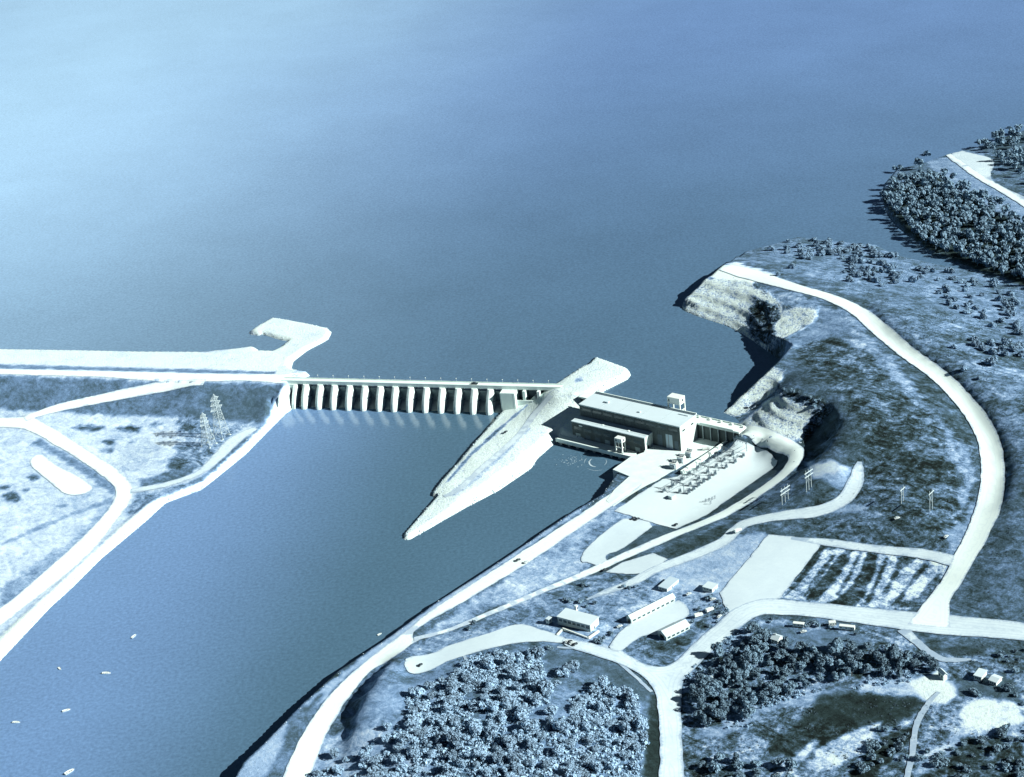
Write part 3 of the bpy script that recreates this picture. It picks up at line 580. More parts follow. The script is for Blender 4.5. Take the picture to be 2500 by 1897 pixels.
# ------------------------------------------------------------------ roads and pads draped on the ground
def resample(pts, step):
    P = np.array(pts, float); o = []
    for a, b in zip(P, np.roll(P, -1, 0)):
        n = max(1, int(np.hypot(*(b-a))/step)); o += [a+(b-a)*k/n for k in range(n)]
    return o
def drape(name, xy, terr, m, off, label, cat='road', step=5.0, zf=None):
    """closed world outline laid on the ground as a sheet with worn edges"""
    b = resample(xy, 3.0); A = np.array(b)
    nx_ = (vnoise(A[:, 0], A[:, 1], 7, 11)-.5)*.8+(vnoise(A[:, 0], A[:, 1], 3.1, 13)-.5)*.8; ny_ = (vnoise(A[:, 0], A[:, 1], 7, 17)-.5)*.8+(vnoise(A[:, 0], A[:, 1], 3.1, 19)-.5)*.8
    b = [p+np.array([u, v]) for p, u, v in zip(A, nx_, ny_)]; A = np.array(b); x0, y0 = A.min(0); x1, y1 = A.max(0)
    gx, gy = np.meshgrid(np.arange(x0+step/2, x1, step), np.arange(y0+step/2, y1, step)); gx = gx.ravel(); gy = gy.ravel()
    dd, _ = seg_dist(gx, gy, b, True); k = inside(gx, gy, b) & (dd > step*.45)
    # a line of points just inside the edge so the shoulder can fade
    vs = [Vector(p) for p in b]+[Vector((x, y)) for x, y in zip(gx[k], gy[k])]
    r = delaunay_2d_cdt(vs, [], [list(range(len(b)))], 1, 1e-4)
    def zz(x, y):
        hs = [terr.h(x+dx_, y+dy_) for dx_, dy_ in ((0, 0), (4, 0), (-4, 0), (0, 4), (0, -4), (3, 3), (-3, 3), (3, -3), (-3, -3))]
        return max(sum(hs)/9+off*.75, hs[0]+off*.6)
    me = bpy.data.meshes.new(name)
    me.from_pydata([(v.x, v.y, zz(v.x, v.y)) for v in r[0]], [], [tuple(f) for f in r[2]])
    bm = bmesh.new(); bm.from_mesh(me)
    for f in bm.faces:
        if f.normal.z < 0: f.normal_flip()
    bm.to_mesh(me); bm.free()
    V = np.array([(v.co.x, v.co.y) for v in me.vertices]); ed, _ = seg_dist(V[:, 0], V[:, 1], b, True)
    at = me.attributes.new('edge', 'FLOAT', 'POINT'); at.data.foreach_set('value', ed.astype(np.float32))
    me.shade_smooth(); me.materials.append(M[m]); o = bpy.data.objects.new(name, me); COL.objects.link(o)
    return structure(o, label, cat)
def area(name, pts, terr, m, off, label, cat='pavement', step=5.0, rnd=0):
    P = [terr.hit(x, y)[:2] for x, y in pts]
    for _ in range(rnd):
        P = [q for a, b in zip(P, P[1:]+P[:1]) for q in (a*.75+b*.25, a*.25+b*.75)]
    return drape(name, P, terr, m, off, label, cat, step)
def smooth_line(W, n=6):
    W = np.array(W); o = []
    for i in range(len(W)-1):
        p0 = W[max(i-1, 0)]; p1 = W[i]; p2 = W[i+1]; p3 = W[min(i+2, len(W)-1)]
        for k in range(n):
            t = k/n; o.append(.5*((2*p1)+(-p0+p2)*t+(2*p0-5*p1+4*p2-p3)*t*t+(-p0+3*p1-3*p2+p3)*t**3))
    return o+[W[-1]]
def road(name, pts, width, terr, m, off, label, cat='road'):
    """ribbon through photo points; width in metres, one number or one per point"""
    n = len(pts); wd = list(width) if hasattr(width, '__len__') else [width]*n
    W = [np.array([*terr.hit(x, y)[:2], w_]) for (x, y), w_ in zip(pts, wd)]
    Sx = smooth_line(W); Lf, Rt = [], []
    for i in range(len(Sx)):
        d = Sx[min(i+1, len(Sx)-1)][:2]-Sx[max(i-1, 0)][:2]; d /= max(np.hypot(*d), 1e-6); nrm = np.array([-d[1], d[0]]); h = Sx[i][2]/2
        Lf.append(Sx[i][:2]+nrm*h); Rt.append(Sx[i][:2]-nrm*h)
    return drape(name, Lf+Rt[::-1], terr, m, off, label, cat)
# left bank
area('road', [(-250,894),(0,901),(250,906),(459,911),(600,914),(690,914),(745,921),(757,923),(757,931),(691,936),(600,930),(500,932),(459,935),(380,930),(250,921),(0,914),(-250,906)], TL, 'road', .45, 'pale road on the crest of the embankment')
road('road', [(500,933),(459,936),(390,948),(316,961),(190,987),(110,1006),(60,1022)], [10,11,12,12,12,12,16], TL, 'road', .6, 'ramp road slanting down the embankment')
area('road', [(-200,1018),(30,1020),(80,1016),(120,1040),(215,1098),(300,1155),(330,1195),(322,1220),(290,1265),(230,1345),(130,1430),(0,1530),(-150,1650),(-200,1620),(0,1490),(100,1405),(200,1315),(262,1250),(288,1205),(275,1180),(180,1112),(90,1060),(45,1042),(-200,1040)], TL, 'road', .5, 'wide pale road along the left riverbank plain', rnd=2)
road('road', [(318,1200),(365,1192),(411,1182),(475,1161),(506,1141),(540,1108),(580,1070),(625,1045)], [10,10,10,10,11,14,16,8], TL, 'dirt', .55, 'shore track above the riprap')
area('gravel_pad', [(73,1120),(90,1109),(106,1110),(133,1135),(190,1161),(221,1183),(227,1196),(209,1207),(177,1211),(152,1204),(114,1170),(76,1140)], TL, 'road', .5, 'oblong white gravel pad on the left bottomland', rnd=2)
# right bank
area('road', [(1553,1166),(1466,1222),(1380,1280),(1245,1367),(1039,1500),(1010,1528),(896,1612),(835,1664),(785,1722),(734,1800),(690,1897),(665,1960),(740,1960),(756,1897),(788,1812),(829,1738),(864,1686),(911,1630),(952,1612),(985,1590),(1013,1566),(1090,1539),(1216,1492),(1216,1486),(1100,1533),(1040,1556),(1010,1562),(1004,1553),(1020,1532),(1128,1473),(1296,1372),(1400,1300),(1492,1238),(1575,1184)], TR, 'road', .5, 'broad pale road along the right riverbank', rnd=2)
road('road', [(1011,1562),(1102,1538),(1216,1490),(1343,1437),(1432,1401),(1527,1358),(1653,1303),(1748,1265),(1827,1221),(1906,1164),(1938,1126),(1941,1100),(1906,1078),(1855,1062),(1806,1054)], [5,5,6,7,9,10,11,12,12,12,13,15,16,18,18], TR, 'road', .9, 'curving road from the river road up to the dam crest')
area('switchyard_pad', [(1500,1248),(1560,1208),(1618,1170),(1655,1164),(1700,1135),(1800,1075),(1850,1098),(1884,1111),(1897,1126),(1894,1139),(1810,1198),(1723,1259),(1652,1292)], TR, 'pad', .5, 'crushed stone switchyard pad')
area('parking_lot', [(1531,1262),(1602,1279),(1560,1312),(1512,1346),(1482,1354),(1478,1364),(1486,1374),(1460,1384),(1440,1374),(1418,1374),(1420,1357),(1435,1335),(1495,1284)], TR, 'lot', .55, 'long paved lot beside the switchyard', rnd=1)
area('parking_lot', [(1593,1351),(1631,1366),(1577,1401),(1530,1402),(1479,1398),(1520,1374)], TR, 'lot', .6, 'small paved lot below the curving road')
road('dirt_road', [(2099,1128),(2095,1150),(2088,1180),(2060,1221),(2001,1248),(1906,1260),(1827,1275),(1795,1296),(1764,1325),(1685,1360),(1606,1389),(1542,1423),(1479,1446),(1432,1465)], [3,9,13,14,15,14,14,12,13,12,11,10,7,2], TR, 'dirt', .6, 'dirt road winding up the hillside')
area('parking_lot', [(1875,1306),(1940,1312),(2003,1332),(1960,1390),(1904,1462),(1860,1470),(1841,1501),(1800,1515),(1770,1480),(1758,1449),(1810,1385)], TR, 'lot', .55, 'large bare storage lot')
road('road', [(1930,1315),(2021,1325),(2100,1337),(2180,1346),(2260,1355),(2335,1372)], [3,9,9,10,11,14], TR, 'dirt', .6, 'straight track along the top of the striped field')
area('road', [(1800,1480),(1860,1462),(1904,1463),(2021,1475),(2143,1487),(2243,1497),(2380,1508),(2500,1522),(2650,1540),(2650,1590),(2500,1565),(2400,1556),(2300,1550),(2211,1540),(2150,1530),(2085,1521),(1990,1508),(1900,1500),(1845,1503),(1800,1540),(1750,1580),(1690,1640),(1665,1665),(1662,1750),(1668,1850),(1672,1960),(1606,1960),(1612,1850),(1610,1750),(1600,1690),(1580,1660),(1540,1632),(1450,1600),(1375,1578),(1370,1556),(1440,1570),(1500,1588),(1515,1585),(1530,1600),(1590,1630),(1640,1628),(1700,1565),(1760,1515)], TR, 'dirt', .65, 'junction of pale roads between the two woods', rnd=2)
road('road', [(2268,1530),(2290,1470),(2325,1419),(2351,1371),(2385,1308),(2415,1235),(2424,1150),(2412,1075),(2372,1005),(2300,926),(2216,864),(2154,812),(2105,768),(2062,742),(2011,722),(1940,702),(1880,684),(1820,666),(1770,652)], [30,17,15,16,18,19,18,17,16,16,16,17,17,16,15,16,20,26,22], TR, 'road', .7, 'wide white road sweeping along the hill crest')
road('road', [(2303,380),(2330,389),(2380,425),(2440,460),(2520,510),(2600,560)], [5,9,10,10,10,10], TR, 'road', .7, 'road on the wooded headland across the cove')
area('gravel_pad', [(2322,374),(2370,374),(2420,385),(2430,400),(2415,430),(2430,450),(2520,490),(2600,540),(2600,555),(2500,495),(2420,448),(2360,410),(2325,388)], TR, 'dirt', .45, 'bare clearing inside the bend of the headland road', rnd=2)
area('turnaround', [(988,1612),(1000,1604),(1035,1600),(1068,1592),(1085,1580),(1160,1556),(1200,1545),(1265,1520),(1330,1540),(1380,1556),(1382,1572),(1320,1566),(1240,1572),(1120,1606),(1085,1618),(1060,1634),(1028,1645),(1002,1646),(988,1632)], TR, 'lot', .55, 'pale access road ending in a round turnaround', rnd=2)
area('yard', [(1486,1577),(1520,1537),(1545,1521),(1652,1464),(1672,1474),(1686,1497),(1674,1510),(1614,1540),(1607,1552),(1577,1550),(1537,1574),(1517,1594),(1495,1590)], TR, 'lot', .75, 'pale gravel yard between the two long warehouses', rnd=1)
road('path', [(2205,1537),(2240,1570),(2290,1605),(2330,1612),(2370,1610)], [9,6,5,5,2], TR, 'dirt', .5, 'track from the main road to the farmstead', 'path')
road('path', [(2290,1690),(2258,1730),(2238,1770),(2230,1830),(2215,1900)], [3,4,4,4,3.5], TR, 'dirt', .5, 'wheel track leading downhill from the farmstead', 'path')
road('path', [(1360,1580),(1430,1588),(1500,1612),(1560,1660),(1590,1690)], 2.5, TR, 'dirt', .4, 'narrow path along the edge of the wood', 'path')
road('path', [(1120,1590),(1135,1605),(1150,1640)], 2.5, TR, 'dirt', .4, 'faint path down from the access road', 'path')
# island
road('road', [(1360,952),(1310,1005),(1260,1070),(1180,1140),(1120,1195),(1085,1212)], [9,8,7,7,6,6], TI, 'lot', .35, 'worn track down the middle of the island')

# ------------------------------------------------------------------ spillway dam
def dx(px, z=22.0):
    y = 935+(px-691)*(952-935)/(1350-691); return float((G(px, y, z)[:2]-DL[:2]) @ du)
sp = thing('spillway_dam', 'long white concrete spillway with thirteen piers and dark gates between them', 'dam', (*DL[:2], 0), DANG)
XE = 292.0
MB().box(-2, XE, 0, 8, 21.4, 24).build('deck', 'concrete', sp)
MB().box(-2, XE, .003, .35, 24.003, 25).build('parapet', 'concrete', sp)
MB().box(-2, XE, 7.65, 7.997, 24.003, 25).build('parapet', 'concrete', sp)
PX = [748,783,818,855,892,930,966.5,1004,1042.5,1081,1120,1159.5,1198.5]
xs = [dx(p-2) for p in PX]
yd = [(-1, -14.0), (3, -13.6), (7, -12.2), (11, -10), (15, -7.2), (18.5, -4.2), (21.38, -1.6)]
def pier(x, th, up=9.0):
    m = MB(); secs = []; N = 7
    for z, y in yd:
        r = th/2; o = [(x-r, up, z)]+[(x-r*math.cos(math.pi*k/(N-1)), y+r-r*math.sin(math.pi*k/(N-1))*1.25, z) for k in range(N)]+[(x+r, up, z)]
        secs.append(o)
    n = len(secs[0]); vs = [p for o in secs for p in o]
    fs = [(i*n+k, i*n+(k+1) % n, (i+1)*n+(k+1) % n, (i+1)*n+k) for i in range(len(secs)-1) for k in range(n)]
    fs.append(tuple(range((len(secs)-1)*n, len(secs)*n)))
    return m.add(vs, fs)
for x in xs: pier(x, 6.8).build('pier', 'concrete', sp)
edges = [dx(720)+2]+xs+[dx(1226)-.5]
for a, b in zip(edges[:-1], edges[1:]):
    a += 3.45; b -= 3.45; m = MB(); R_ = 12.0; cz, cy = 11.5, -8.0
    arc = [(cy+R_*math.cos(t), cz+R_*math.sin(t)) for t in [math.radians(-26+k*8.5) for k in range(8)]]
    for (y0, z0), (y1, z1) in zip(arc[:-1], arc[1:]): m.add([(a, y0, z0), (b, y0, z0), (b, y1, z1), (a, y1, z1)], [(0, 1, 2, 3)])
    for y0, z0 in arc: m.box(a+.02, b-.02, y0-.35, y0-.02, z0-.15, z0+.15)
    gt = m.build('gate', 'gate', sp)
    for xx in (a+.7, b-.7):
        m = MB().bar((xx, -7.5, 11), (xx, arc[1][0]-.4, arc[1][1]), .22); m.bar((xx, -7.5, 11), (xx, arc[5][0]-.4, arc[5][1]), .22); m.build('gate_arm', 'steel_d', gt)
m = MB(); xa, xb = edges[0]-1, edges[-1]+1
m.prism([(xa, 9, -1), (xa, 9, 5), (xa, 6, 6.2), (xa, 3, 6), (xa, -1, 4), (xa, -6, .9), (xa, -11, -1)], (xb-xa, 0, 0)); m.build('spillway_crest', 'concrete_d', sp)
m = MB(); x0 = dx(1226); x1 = dx(1262)
m.box(x0, x1, -9, 7.9, 0, 21.398); m.box(x0+1.2, x0+1.5, -9.06, -9.0, 2, 21); m.box(x1-1.5, x1-1.2, -9.06, -9, 2, 21)
m.build('bulkhead_block', 'concrete', sp)
for p in (1281, 1316): MB().box(dx(p)-1.5, dx(p)+1.2, -4, 7.9, 3, 21.396).build('bay_pier', 'concrete', sp)
MB().box(x1+.01, dx(1316)-1.51, -4.5, -3.5, 2, 12).build('bay_sill', 'concrete', sp)
MB().box(x1+.01, XE-6, 5.5, 7.5, 2, 21.3).build('bay_bulkhead', 'steel_d', sp)
m = MB(); xl = dx(700); xr = dx(722)
m.prism([(xl-6, -2, -1), (xr+1.5, -2, -1), (xr+1.5, -2, 21.39), (xl-6, -2, 21.39)], (0, 10, 0))
m.prism([(xr-1.5, -2.003, 21.3), (xr-1.5, -2.003, -1), (xr-1.5, -15, -1), (xr-1.5, -14, 5), (xr-1.5, -9, 14), (xr-1.5, -4, 20)], (3, 0, 0))
m.build('abutment', 'concrete', sp)
# lamps on the upstream parapet
lp = None
lamp_x = [dx(p) for p in np.linspace(770, 1335, 16)]
for k, x in enumerate(lamp_x):
    p = dam(x, 8.35); lab = 'short lamp post standing along the upstream edge of the spillway deck'
    if lp is None:
        lp = thing('street_lamp', lab, 'lamp', (*p, 22.5), DANG, 'lamps along the spillway deck')
        MB().bar((0, 0, 0), (0, 0, 5.2), .14, 6, .09).build('pole', 'steel', lp)
        MB().box(-.25, .25, -1.0, .25, 5.2, 5.55).build('lamp_head', 'white', lp)
    else: dup(lp, (*p, 22.5), DANG)

# ------------------------------------------------------------------ powerhouse
def pl(px, py, z):
    q = G(px, py, z)[:2]-PA[:2]; return float(q @ pu), float(q @ pv)
W_, D_ = PLEN, 27.4
pw = thing('powerhouse', 'large flat roofed powerhouse with a lower front bay at the foot of the dam', 'powerhouse', (*PA[:2], 0), PANG)
hall = MB().box(0, W_, 0, D_, -2, 32.0).build('main_hall', 'wallgrey', pw)
MB().box(0, W_, -.1, -.003, -2, 31.6).build('facade_shade_panel', 'shade_wall', pw)  # dark sheet standing in for shade on the hall front
MB().box(-.4, W_+.4, -.4, D_+.4, 32.003, 33).build('roof', 'roof', pw)
m = MB()
for k in range(1, 5): m.box(W_*k/5-.12, W_*k/5+.12, 0, D_, 33.003, 33.12)
m.build('roof_joint', 'concrete_d', pw)
m = MB().box(-.4, W_+.4, D_-.4, D_+.4, 33.003, 34.1); m.build('roof_parapet', 'concrete', pw)
MB().box(0, W_, D_-2.6, D_-1.4, 33.003, 33.5).build('roof_gutter', 'steel_d', pw)
for vb in ((20, 24, 12, 15, 33.003, 34.4), (60, 62, 8, 10, 33.003, 34.2), (W_-14, W_-4, D_-7, D_-6.2, 33.003, 33.7)): MB().box(*vb).build('roof_vent', 'roof', pw)
for a in range(9): MB().box(3+a*11.8, 12.6+a*11.8, -.16, -.05, 27.2, 29.4).build('window_band', 'glass', pw)
m = MB()
for k in range(1, 9): m.box(2.2+a*0+k*11.8, 2.6+k*11.8, -.25, -.05, 0, 31.6)
m.box(0, W_, -.18, -.05, 25.6, 25.9); m.build('wall_rib', 'shade_wall', pw)
for x, w__, h in ((84.5, 5.5, 12), (94, 7, 14), (103, 4, 9)):
    MB().box(x, x+w__, -.2, -.05, 8.5, 8.5+h).build('door', 'steel_d' if x != 94 else 'roof_b', pw)
for y in (4, 18): MB().box(W_-.02, W_+.12, y, y+4, 26, 27.4).build('vent_grille', 'dark', pw)
# front bay
FX0, FX1, FY0 = -1.2, 79.6, -12.6
MB().box(FX0, FX1, FY0, -.12, -2, 20.2).build('front_bay', 'wallgrey', pw)
MB().box(FX0, FX1, FY0-.1, FY0-.003, -2, 19.9).build('facade_shade_panel', 'shade_wall', pw)  # same painted shade on the front of the bay
MB().box(FX0-.3, FX1+.3, FY0-.3, -.12, 20.203, 21).build('front_bay_roof', 'roof', pw)
for vb in ((FX0+1, FX1-1, FY0+4, FY0+4.3, 21.003, 21.2), (58, 60, FY0+4.31, FY0+7, 21.003, 21.5), (30, 31.5, FY0+4.31, FY0+6, 21.003, 21.4)): MB().box(*vb).build('front_roof_vent', 'concrete', pw)
for k in range(7):
    x = 1.5+k*11.0; f = MB().box(x, x+8.2, FY0-.18, FY0-.05, 13.2, 16.2).build('window', 'glass', pw)
    mm = MB()
    for q in range(1, 5): mm.box(x+q*1.64-.09, x+q*1.64+.09, FY0-.24, FY0-.17, 13.2, 16.2)
    mm.build('frame', 'steel_d', f)
for k in range(7):
    x = 2.5+k*11.0; MB().box(x, x+5.4, FY0-.18, FY0-.05, 5.2, 9.6).build('bay_door', 'steel_d' if k % 3 else 'gate', pw)
MB().box(7, 11, FY0-.18, FY0-.05, 17.2, 18.6).build('name_plate', 'white', pw)
MB().box(FX1-.02, FX1+.12, -9, -6.5, 8.5, 11.5).build('side_door', 'dark', pw)
# tailrace deck in front
tx0, ty0 = pl(1359, 1072, 5); tx1, ty1 = pl(1540, 1117, 5); ty = (ty0+ty1)/2
m = MB().box(tx0-1, tx1, ty, FY0-.01, 2.2, 5).box(tx0-1, tx1, ty, ty+.4, 5.003, 5.9); m.build('tailrace_deck', 'concrete', pw)
m = MB()
for k in range(9): x = tx0+4+k*(tx1-tx0-8)/8; m.box(x-1.2, x+1.2, ty+.6, FY0-.2, -2, 2.198)
m.build('draft_tube_pier', 'concrete_d', pw)
MB().box(tx0, tx1, FY0-2.5, FY0-2, -2, 2.197).build('draft_tube_wall', 'concrete_d', pw)
# intake deck behind
ex, ey = pl(1806, 1049, 24); hx, hy = pl(1762, 1030, 24); lx, ly = pl(1400, 952, 24)
MB().box(-22, ex+2, D_+.5, D_+13, 22.4, 24).build('intake_deck', 'concrete', pw)
MB().box(-21, ex+1, D_+1.6, D_+12.6, -2, 22.397).build('intake_wall', 'shade_wall', pw)  # shade below the deck put into the wall colour
for k in range(6): MB().box(W_+5+k*8, W_+6+k*8, D_+.6, D_+1.59, 5, 22.39).build('deck_bent', 'concrete_d', pw)
m = MB().box(-10, ex-2, D_+12.5, D_+12.99, 24.003, 25.1).box(W_+3, ex-4, D_+.51, D_+.9, 24.003, 25.1); m.build('deck_parapet', 'concrete', pw)
for k in range(14): x = 2+k*11.5; MB().box(x-.8, x+.8, D_+9.5, D_+11.5, 24.003, 25.6).build('hoist_housing', 'white', pw)

# cranes
def crane(name, loc, rz, label, Lx, Ly, hleg, hbox):
    c = thing(name, label, 'crane', loc, rz)
    MB().box(-Lx/2, Lx/2, -Ly/2, Ly/2, hleg, hleg+hbox).build('machine_house', 'white', c, bevel=.15)
    for sx in (-1, 1):
        for sy in (-1, 1):
            MB().box(sx*(Lx/2-.6)-.55, sx*(Lx/2-.6)+.55, sy*(Ly/2-.6)-.55, sy*(Ly/2-.6)+.55, .5, hleg-.002).build('leg', 'white', c)
    MB().box(-Lx/2+1.2, Lx/2-1.2, -Ly/2+.3, -Ly/2+.9, hleg*.45, hleg*.45+.9).build('cross_beam', 'white', c)
    MB().box(Lx/2-.9, Lx/2-.3, -Ly/2+1.2, Ly/2-1.2, hleg*.45, hleg*.45+.9).build('cross_beam', 'white', c)
    MB().box(-Lx/2+1, -Lx/2+2.6, -Ly/2-.06, -Ly/2+.02, hleg+hbox*.3, hleg+hbox*.7).build('window', 'glass', c)
    MB().box(Lx/2-.02, Lx/2+.06, -1.2, 1.0, hleg+hbox*.35, hleg+hbox*.75).build('window', 'glass', c)
    for sy in (-1, 1): MB().box(-Lx/2-.3, Lx/2+.3, sy*(Ly/2-.6)-.4, sy*(Ly/2-.6)+.4, 0, .5).build('bogie', 'steel_d', c)
    return c
cx_, cy_ = pl(1663, 985, 34)
cp = ph(pl(1665, 1004, 24)[0], D_+7)
crane('gantry_crane', (*cp, 24.02), PANG, 'tall white gantry crane on the intake deck behind the powerhouse roof', 13.5, 9, 12.5, 6.5)
qx, qy = pl(1520, 1099, 5)
crane('gantry_crane', (*ph(qx, (ty+FY0)/2), 5.02), PANG, 'small white gantry crane on the tailrace deck in front of the powerhouse', 8, 6, 10, 4.2)

# yard, retaining walls
def prism_px(name, pts, z0, z1, m):
    P = [G(x, y, z1) for x, y in pts]; P = [np.array([p[0], p[1], z0]) for p in P]
    A = sum(P[i][0]*P[(i+1) % len(P)][1]-P[(i+1) % len(P)][0]*P[i][1] for i in range(len(P)))
    if A < 0: P = P[::-1]
    return MB().prism(P, (0, 0, z1-z0)).build(name, m)
o = prism_px('pavement', [(1496,1146),(1538,1116),(1572,1104),(1585,1075),(1655,1094),(1672,1096),(1715,1060),(1764,1073),(1742,1090),(1662,1152),(1618,1170),(1572,1189),(1541,1164)], -2, 8.6, 'yardpave'); structure(o, 'pale paved transformer yard with a steep wall down to the tailrace', 'pavement')
o = prism_px('pavement', [(1536,1163),(1600,1172),(1625,1164),(1560,1204),(1500,1238),(1480,1222),(1500,1195)], 3, 8.65, 'yardpave'); structure(o, 'paved end of the river road at the powerhouse yard', 'pavement')
a = G(1664, 1150, 12.5); b = G(1792, 1064, 12.5); d = (b-a)[:2]; L = np.hypot(*d); rz = math.atan2(d[1], d[0])
m = MB().box(0, L, -1.4, 1.4, -5, 0); o = m.build('retaining_wall', 'concrete'); o.location = tuple(a); o.rotation_euler = (0, 0, rz)
tag(o, 'straight white concrete wall between the transformers and the switchyard', 'wall')
# transformers
def transformer(px, py, lab, first=None):
    p = G(px, py, 8.6)
    if first: return dup(first, p, PANG, lab)
    t = thing('transformer', lab, 'transformer', p, PANG, 'power transformers beside the powerhouse')
    MB().box(-3.4, 3.4, -2.2, 2.2, .3, 5.2).build('tank', 'white', t, bevel=.2)
    MB().box(-3.8, 3.8, -2.6, 2.6, 0, .3).build('plinth', 'concrete', t)
    for s_ in (-1, 1):
        m = MB()
        for k in range(7): m.box(-2.6+k*.8, -2.2+k*.8, s_*2.2 if s_ > 0 else -3.2, 3.2 if s_ > 0 else -2.2, 1, 4.6)
        m.build('radiator', 'roof_b', t)
    for k in (-1, 0, 1): MB().lathe(k*1.9, 0, [(.4, 5.19), (.45, 5.8), (.22, 6.2), (.34, 6.5), (.2, 6.9), (.3, 7.2), (.1, 7.6)]).build('bushing', 'porcelain', t)
    m = MB().bar((-3, 1.2, 6.4), (3, 1.2, 6.4), .55, 8); m.build('oil_conservator', 'white', t)
    return t
t0 = transformer(1646, 1142, 'nearest of three white transformers in a row beside the powerhouse yard wall')
transformer(1664, 1127, 'middle of the three white transformers between the powerhouse and the white wall', t0)
transformer(1684, 1114, 'farthest of three white transformers beside the end wall of the powerhouse', t0)
# pole fence / light screen along the yard
# ------------------------------------------------------------------ switchyard
q0, q1 = TR.hit(1662, 1205), TR.hit(1833, 1096); SANG = math.atan2(*(q1-q0)[[1, 0]])
def breaker(px, py, lab, first):
    p = TR.hit(px, py); p[2] += .4
    if first: return dup(first, p, SANG, lab)
    t = thing('circuit_breaker', lab, 'circuit breaker', p, SANG, 'circuit breakers in rows on the switchyard')
    MB().box(-2.2, 2.2, -.8, .8, 0, .22).build('plinth', 'concrete_d', t)
    for k in (-1, 0, 1):
        f = MB().lathe(k*1.5, 0, [(.62, .9), (.62, 2.9), (.3, 3.2)], 8).build('tank', 'steel_d', t)
        MB().bar((k*1.5-.1, -.3, 3.1), (k*1.5-.3, -.9, 4.9), .2, 6, .1).bar((k*1.5+.1, .3, 3.1), (k*1.5+.3, .9, 4.9), .2, 6, .1).build('bushing', 'porcelain', f)
    m = MB()
    for sx in (-1, 1):
        for sy in (-1, 1): m.box(sx*2-.12, sx*2+.12, sy*.6-.12, sy*.6+.12, .35, 1.3)
    m.box(-2.1, 2.1, -.7, -.5, 1.1, 1.3).box(-2.1, 2.1, .5, .7, 1.1, 1.3).build('frame', 'steel_d', t)
    return t
rowA = [(1621.5,1202),(1643,1189),(1664,1174),(1683,1160),(1704,1146),(1726,1132),(1746.5,1117),(1765.5,1103)]
rowC = [(1660,1204),(1685,1187),(1706,1173),(1728,1156),(1749,1142),(1768,1127),(1789,1113)]
rowD = [(1682,1206),(1694,1198),(1706,1189),(1718,1180),(1732,1172),(1746,1161),(1773,1144),(1795,1131),(1815,1117)]
fb = None
for row, lab in ((rowA, 'dark three tank breaker in the row beside the white wall'), (rowC, 'dark three tank breaker in the middle row under the bus frames'), (rowD, 'dark three tank breaker in the row on the open side of the switchyard')):
    for p in row:
        b_ = breaker(*p, lab, fb); fb = fb or b_; b_.scale = (.82, .82, .95)
def busframe(px, py, lab, first):
    p = TR.hit(px, py); p[2] += .4
    if first: return dup(first, p, SANG, lab)
    t = thing('portal_gantry', lab, 'steel frame', p, SANG, 'steel bus frames across the switchyard')
    for s_ in (-1, 1):
        m = MB()
        for sx in (-.5, .5): m.bar((sx, s_*7, 0), (sx*.5, s_*7, 9), .12)
        for k in range(5): m.bar((-.5 if k % 2 else .5, s_*7, k*1.8), (.45 if k % 2 else -.45, s_*7, k*1.8+1.8), .07)
        m.build('leg', 'steel_d', t)
    m = MB().bar((0, -8, 9), (0, 8, 9), .2).bar((0, -8, 8.2), (0, 8, 8.2), .12); m.build('beam', 'steel_d', t)
    for k in range(5): MB().lathe(0, -6+k*3, [(.18, 6.9), (.3, 7.2), (.18, 7.5), (.3, 7.8), (.1, 8.1)], 6).build('insulator', 'porcelain', t)
    return t
ff = None
for k, (px, py) in enumerate([(1655,1199),(1686,1178),(1716,1157),(1747,1136),(1777,1117),(1808,1098)]):
    b_ = busframe(px, py, 'dark steel portal frame standing over the switchyard rows', ff); ff = ff or b_
fr0, fr1 = TR.hit(1655, 1199), TR.hit(1808, 1098); d = (fr1-fr0)[:2]; L = np.hypot(*d)
fb2 = None
for k in range(3):
    if fb2 is None:
        t = thing('bus_bar', 'long straight conductor carried on the switchyard frames', 'conductor', (*fr0[:2], fr0[2]+7.2), math.atan2(d[1], d[0]), 'conductors over the switchyard')
        MB().bar((-3, -5, 0), (L+3, -5, 0), .1, 6).build('tube', 'steel_d', t)
        m = MB()
        for q in range(7): m.lathe(q*L/6, -5, [(.2, -.5), (.2, 0)], 6)
        m.build('clamp', 'steel', t); fb2 = t
    else:
        p = fr0[:2]+np.array([-d[1], d[0]])/L*5*k; dup(fb2, (*p, fr0[2]+7.2), math.atan2(d[1], d[0]))
# low control house and post rows at the near end of the switchyard
p = TR.hit(1641, 1217); t = thing('control_house', 'small pale flat roofed hut at the near end of the switchyard rows', 'hut', p, SANG)
MB().box(-2.5, 2.5, -2, 2, 0, 3).build('wall', 'wallgrey', t); MB().box(-2.8, 2.8, -2.3, 2.3, 3.003, 3.3).build('roof', 'roof', t); MB().box(2.48, 2.56, -.5, .5, .1, 2.1).build('door', 'steel_d', t)
fb = None
for k, (px, py) in enumerate([(1723,1227),(1731,1225),(1738.6,1222),(1745,1219),(1735,1232)]):
    p = TR.hit(px, py); p[2] += .4
    if fb is None:
        fb = thing('disconnect_switch', 'small dark post switch near the open corner of the switchyard', 'switch', p, SANG, 'post switches near the switchyard corner')
        for s_ in (-.6, .6): MB().lathe(s_, 0, [(.14, 0), (.14, 1.6), (.28, 1.9), (.16, 2.2), (.28, 2.5), (.1, 3)], 6).build('post', 'porcelain', fb)
        MB().bar((-.8, 0, 3), (.8, 0, 3.1), .1).build('blade', 'steel_d', fb)
    else: dup(fb, p, SANG)

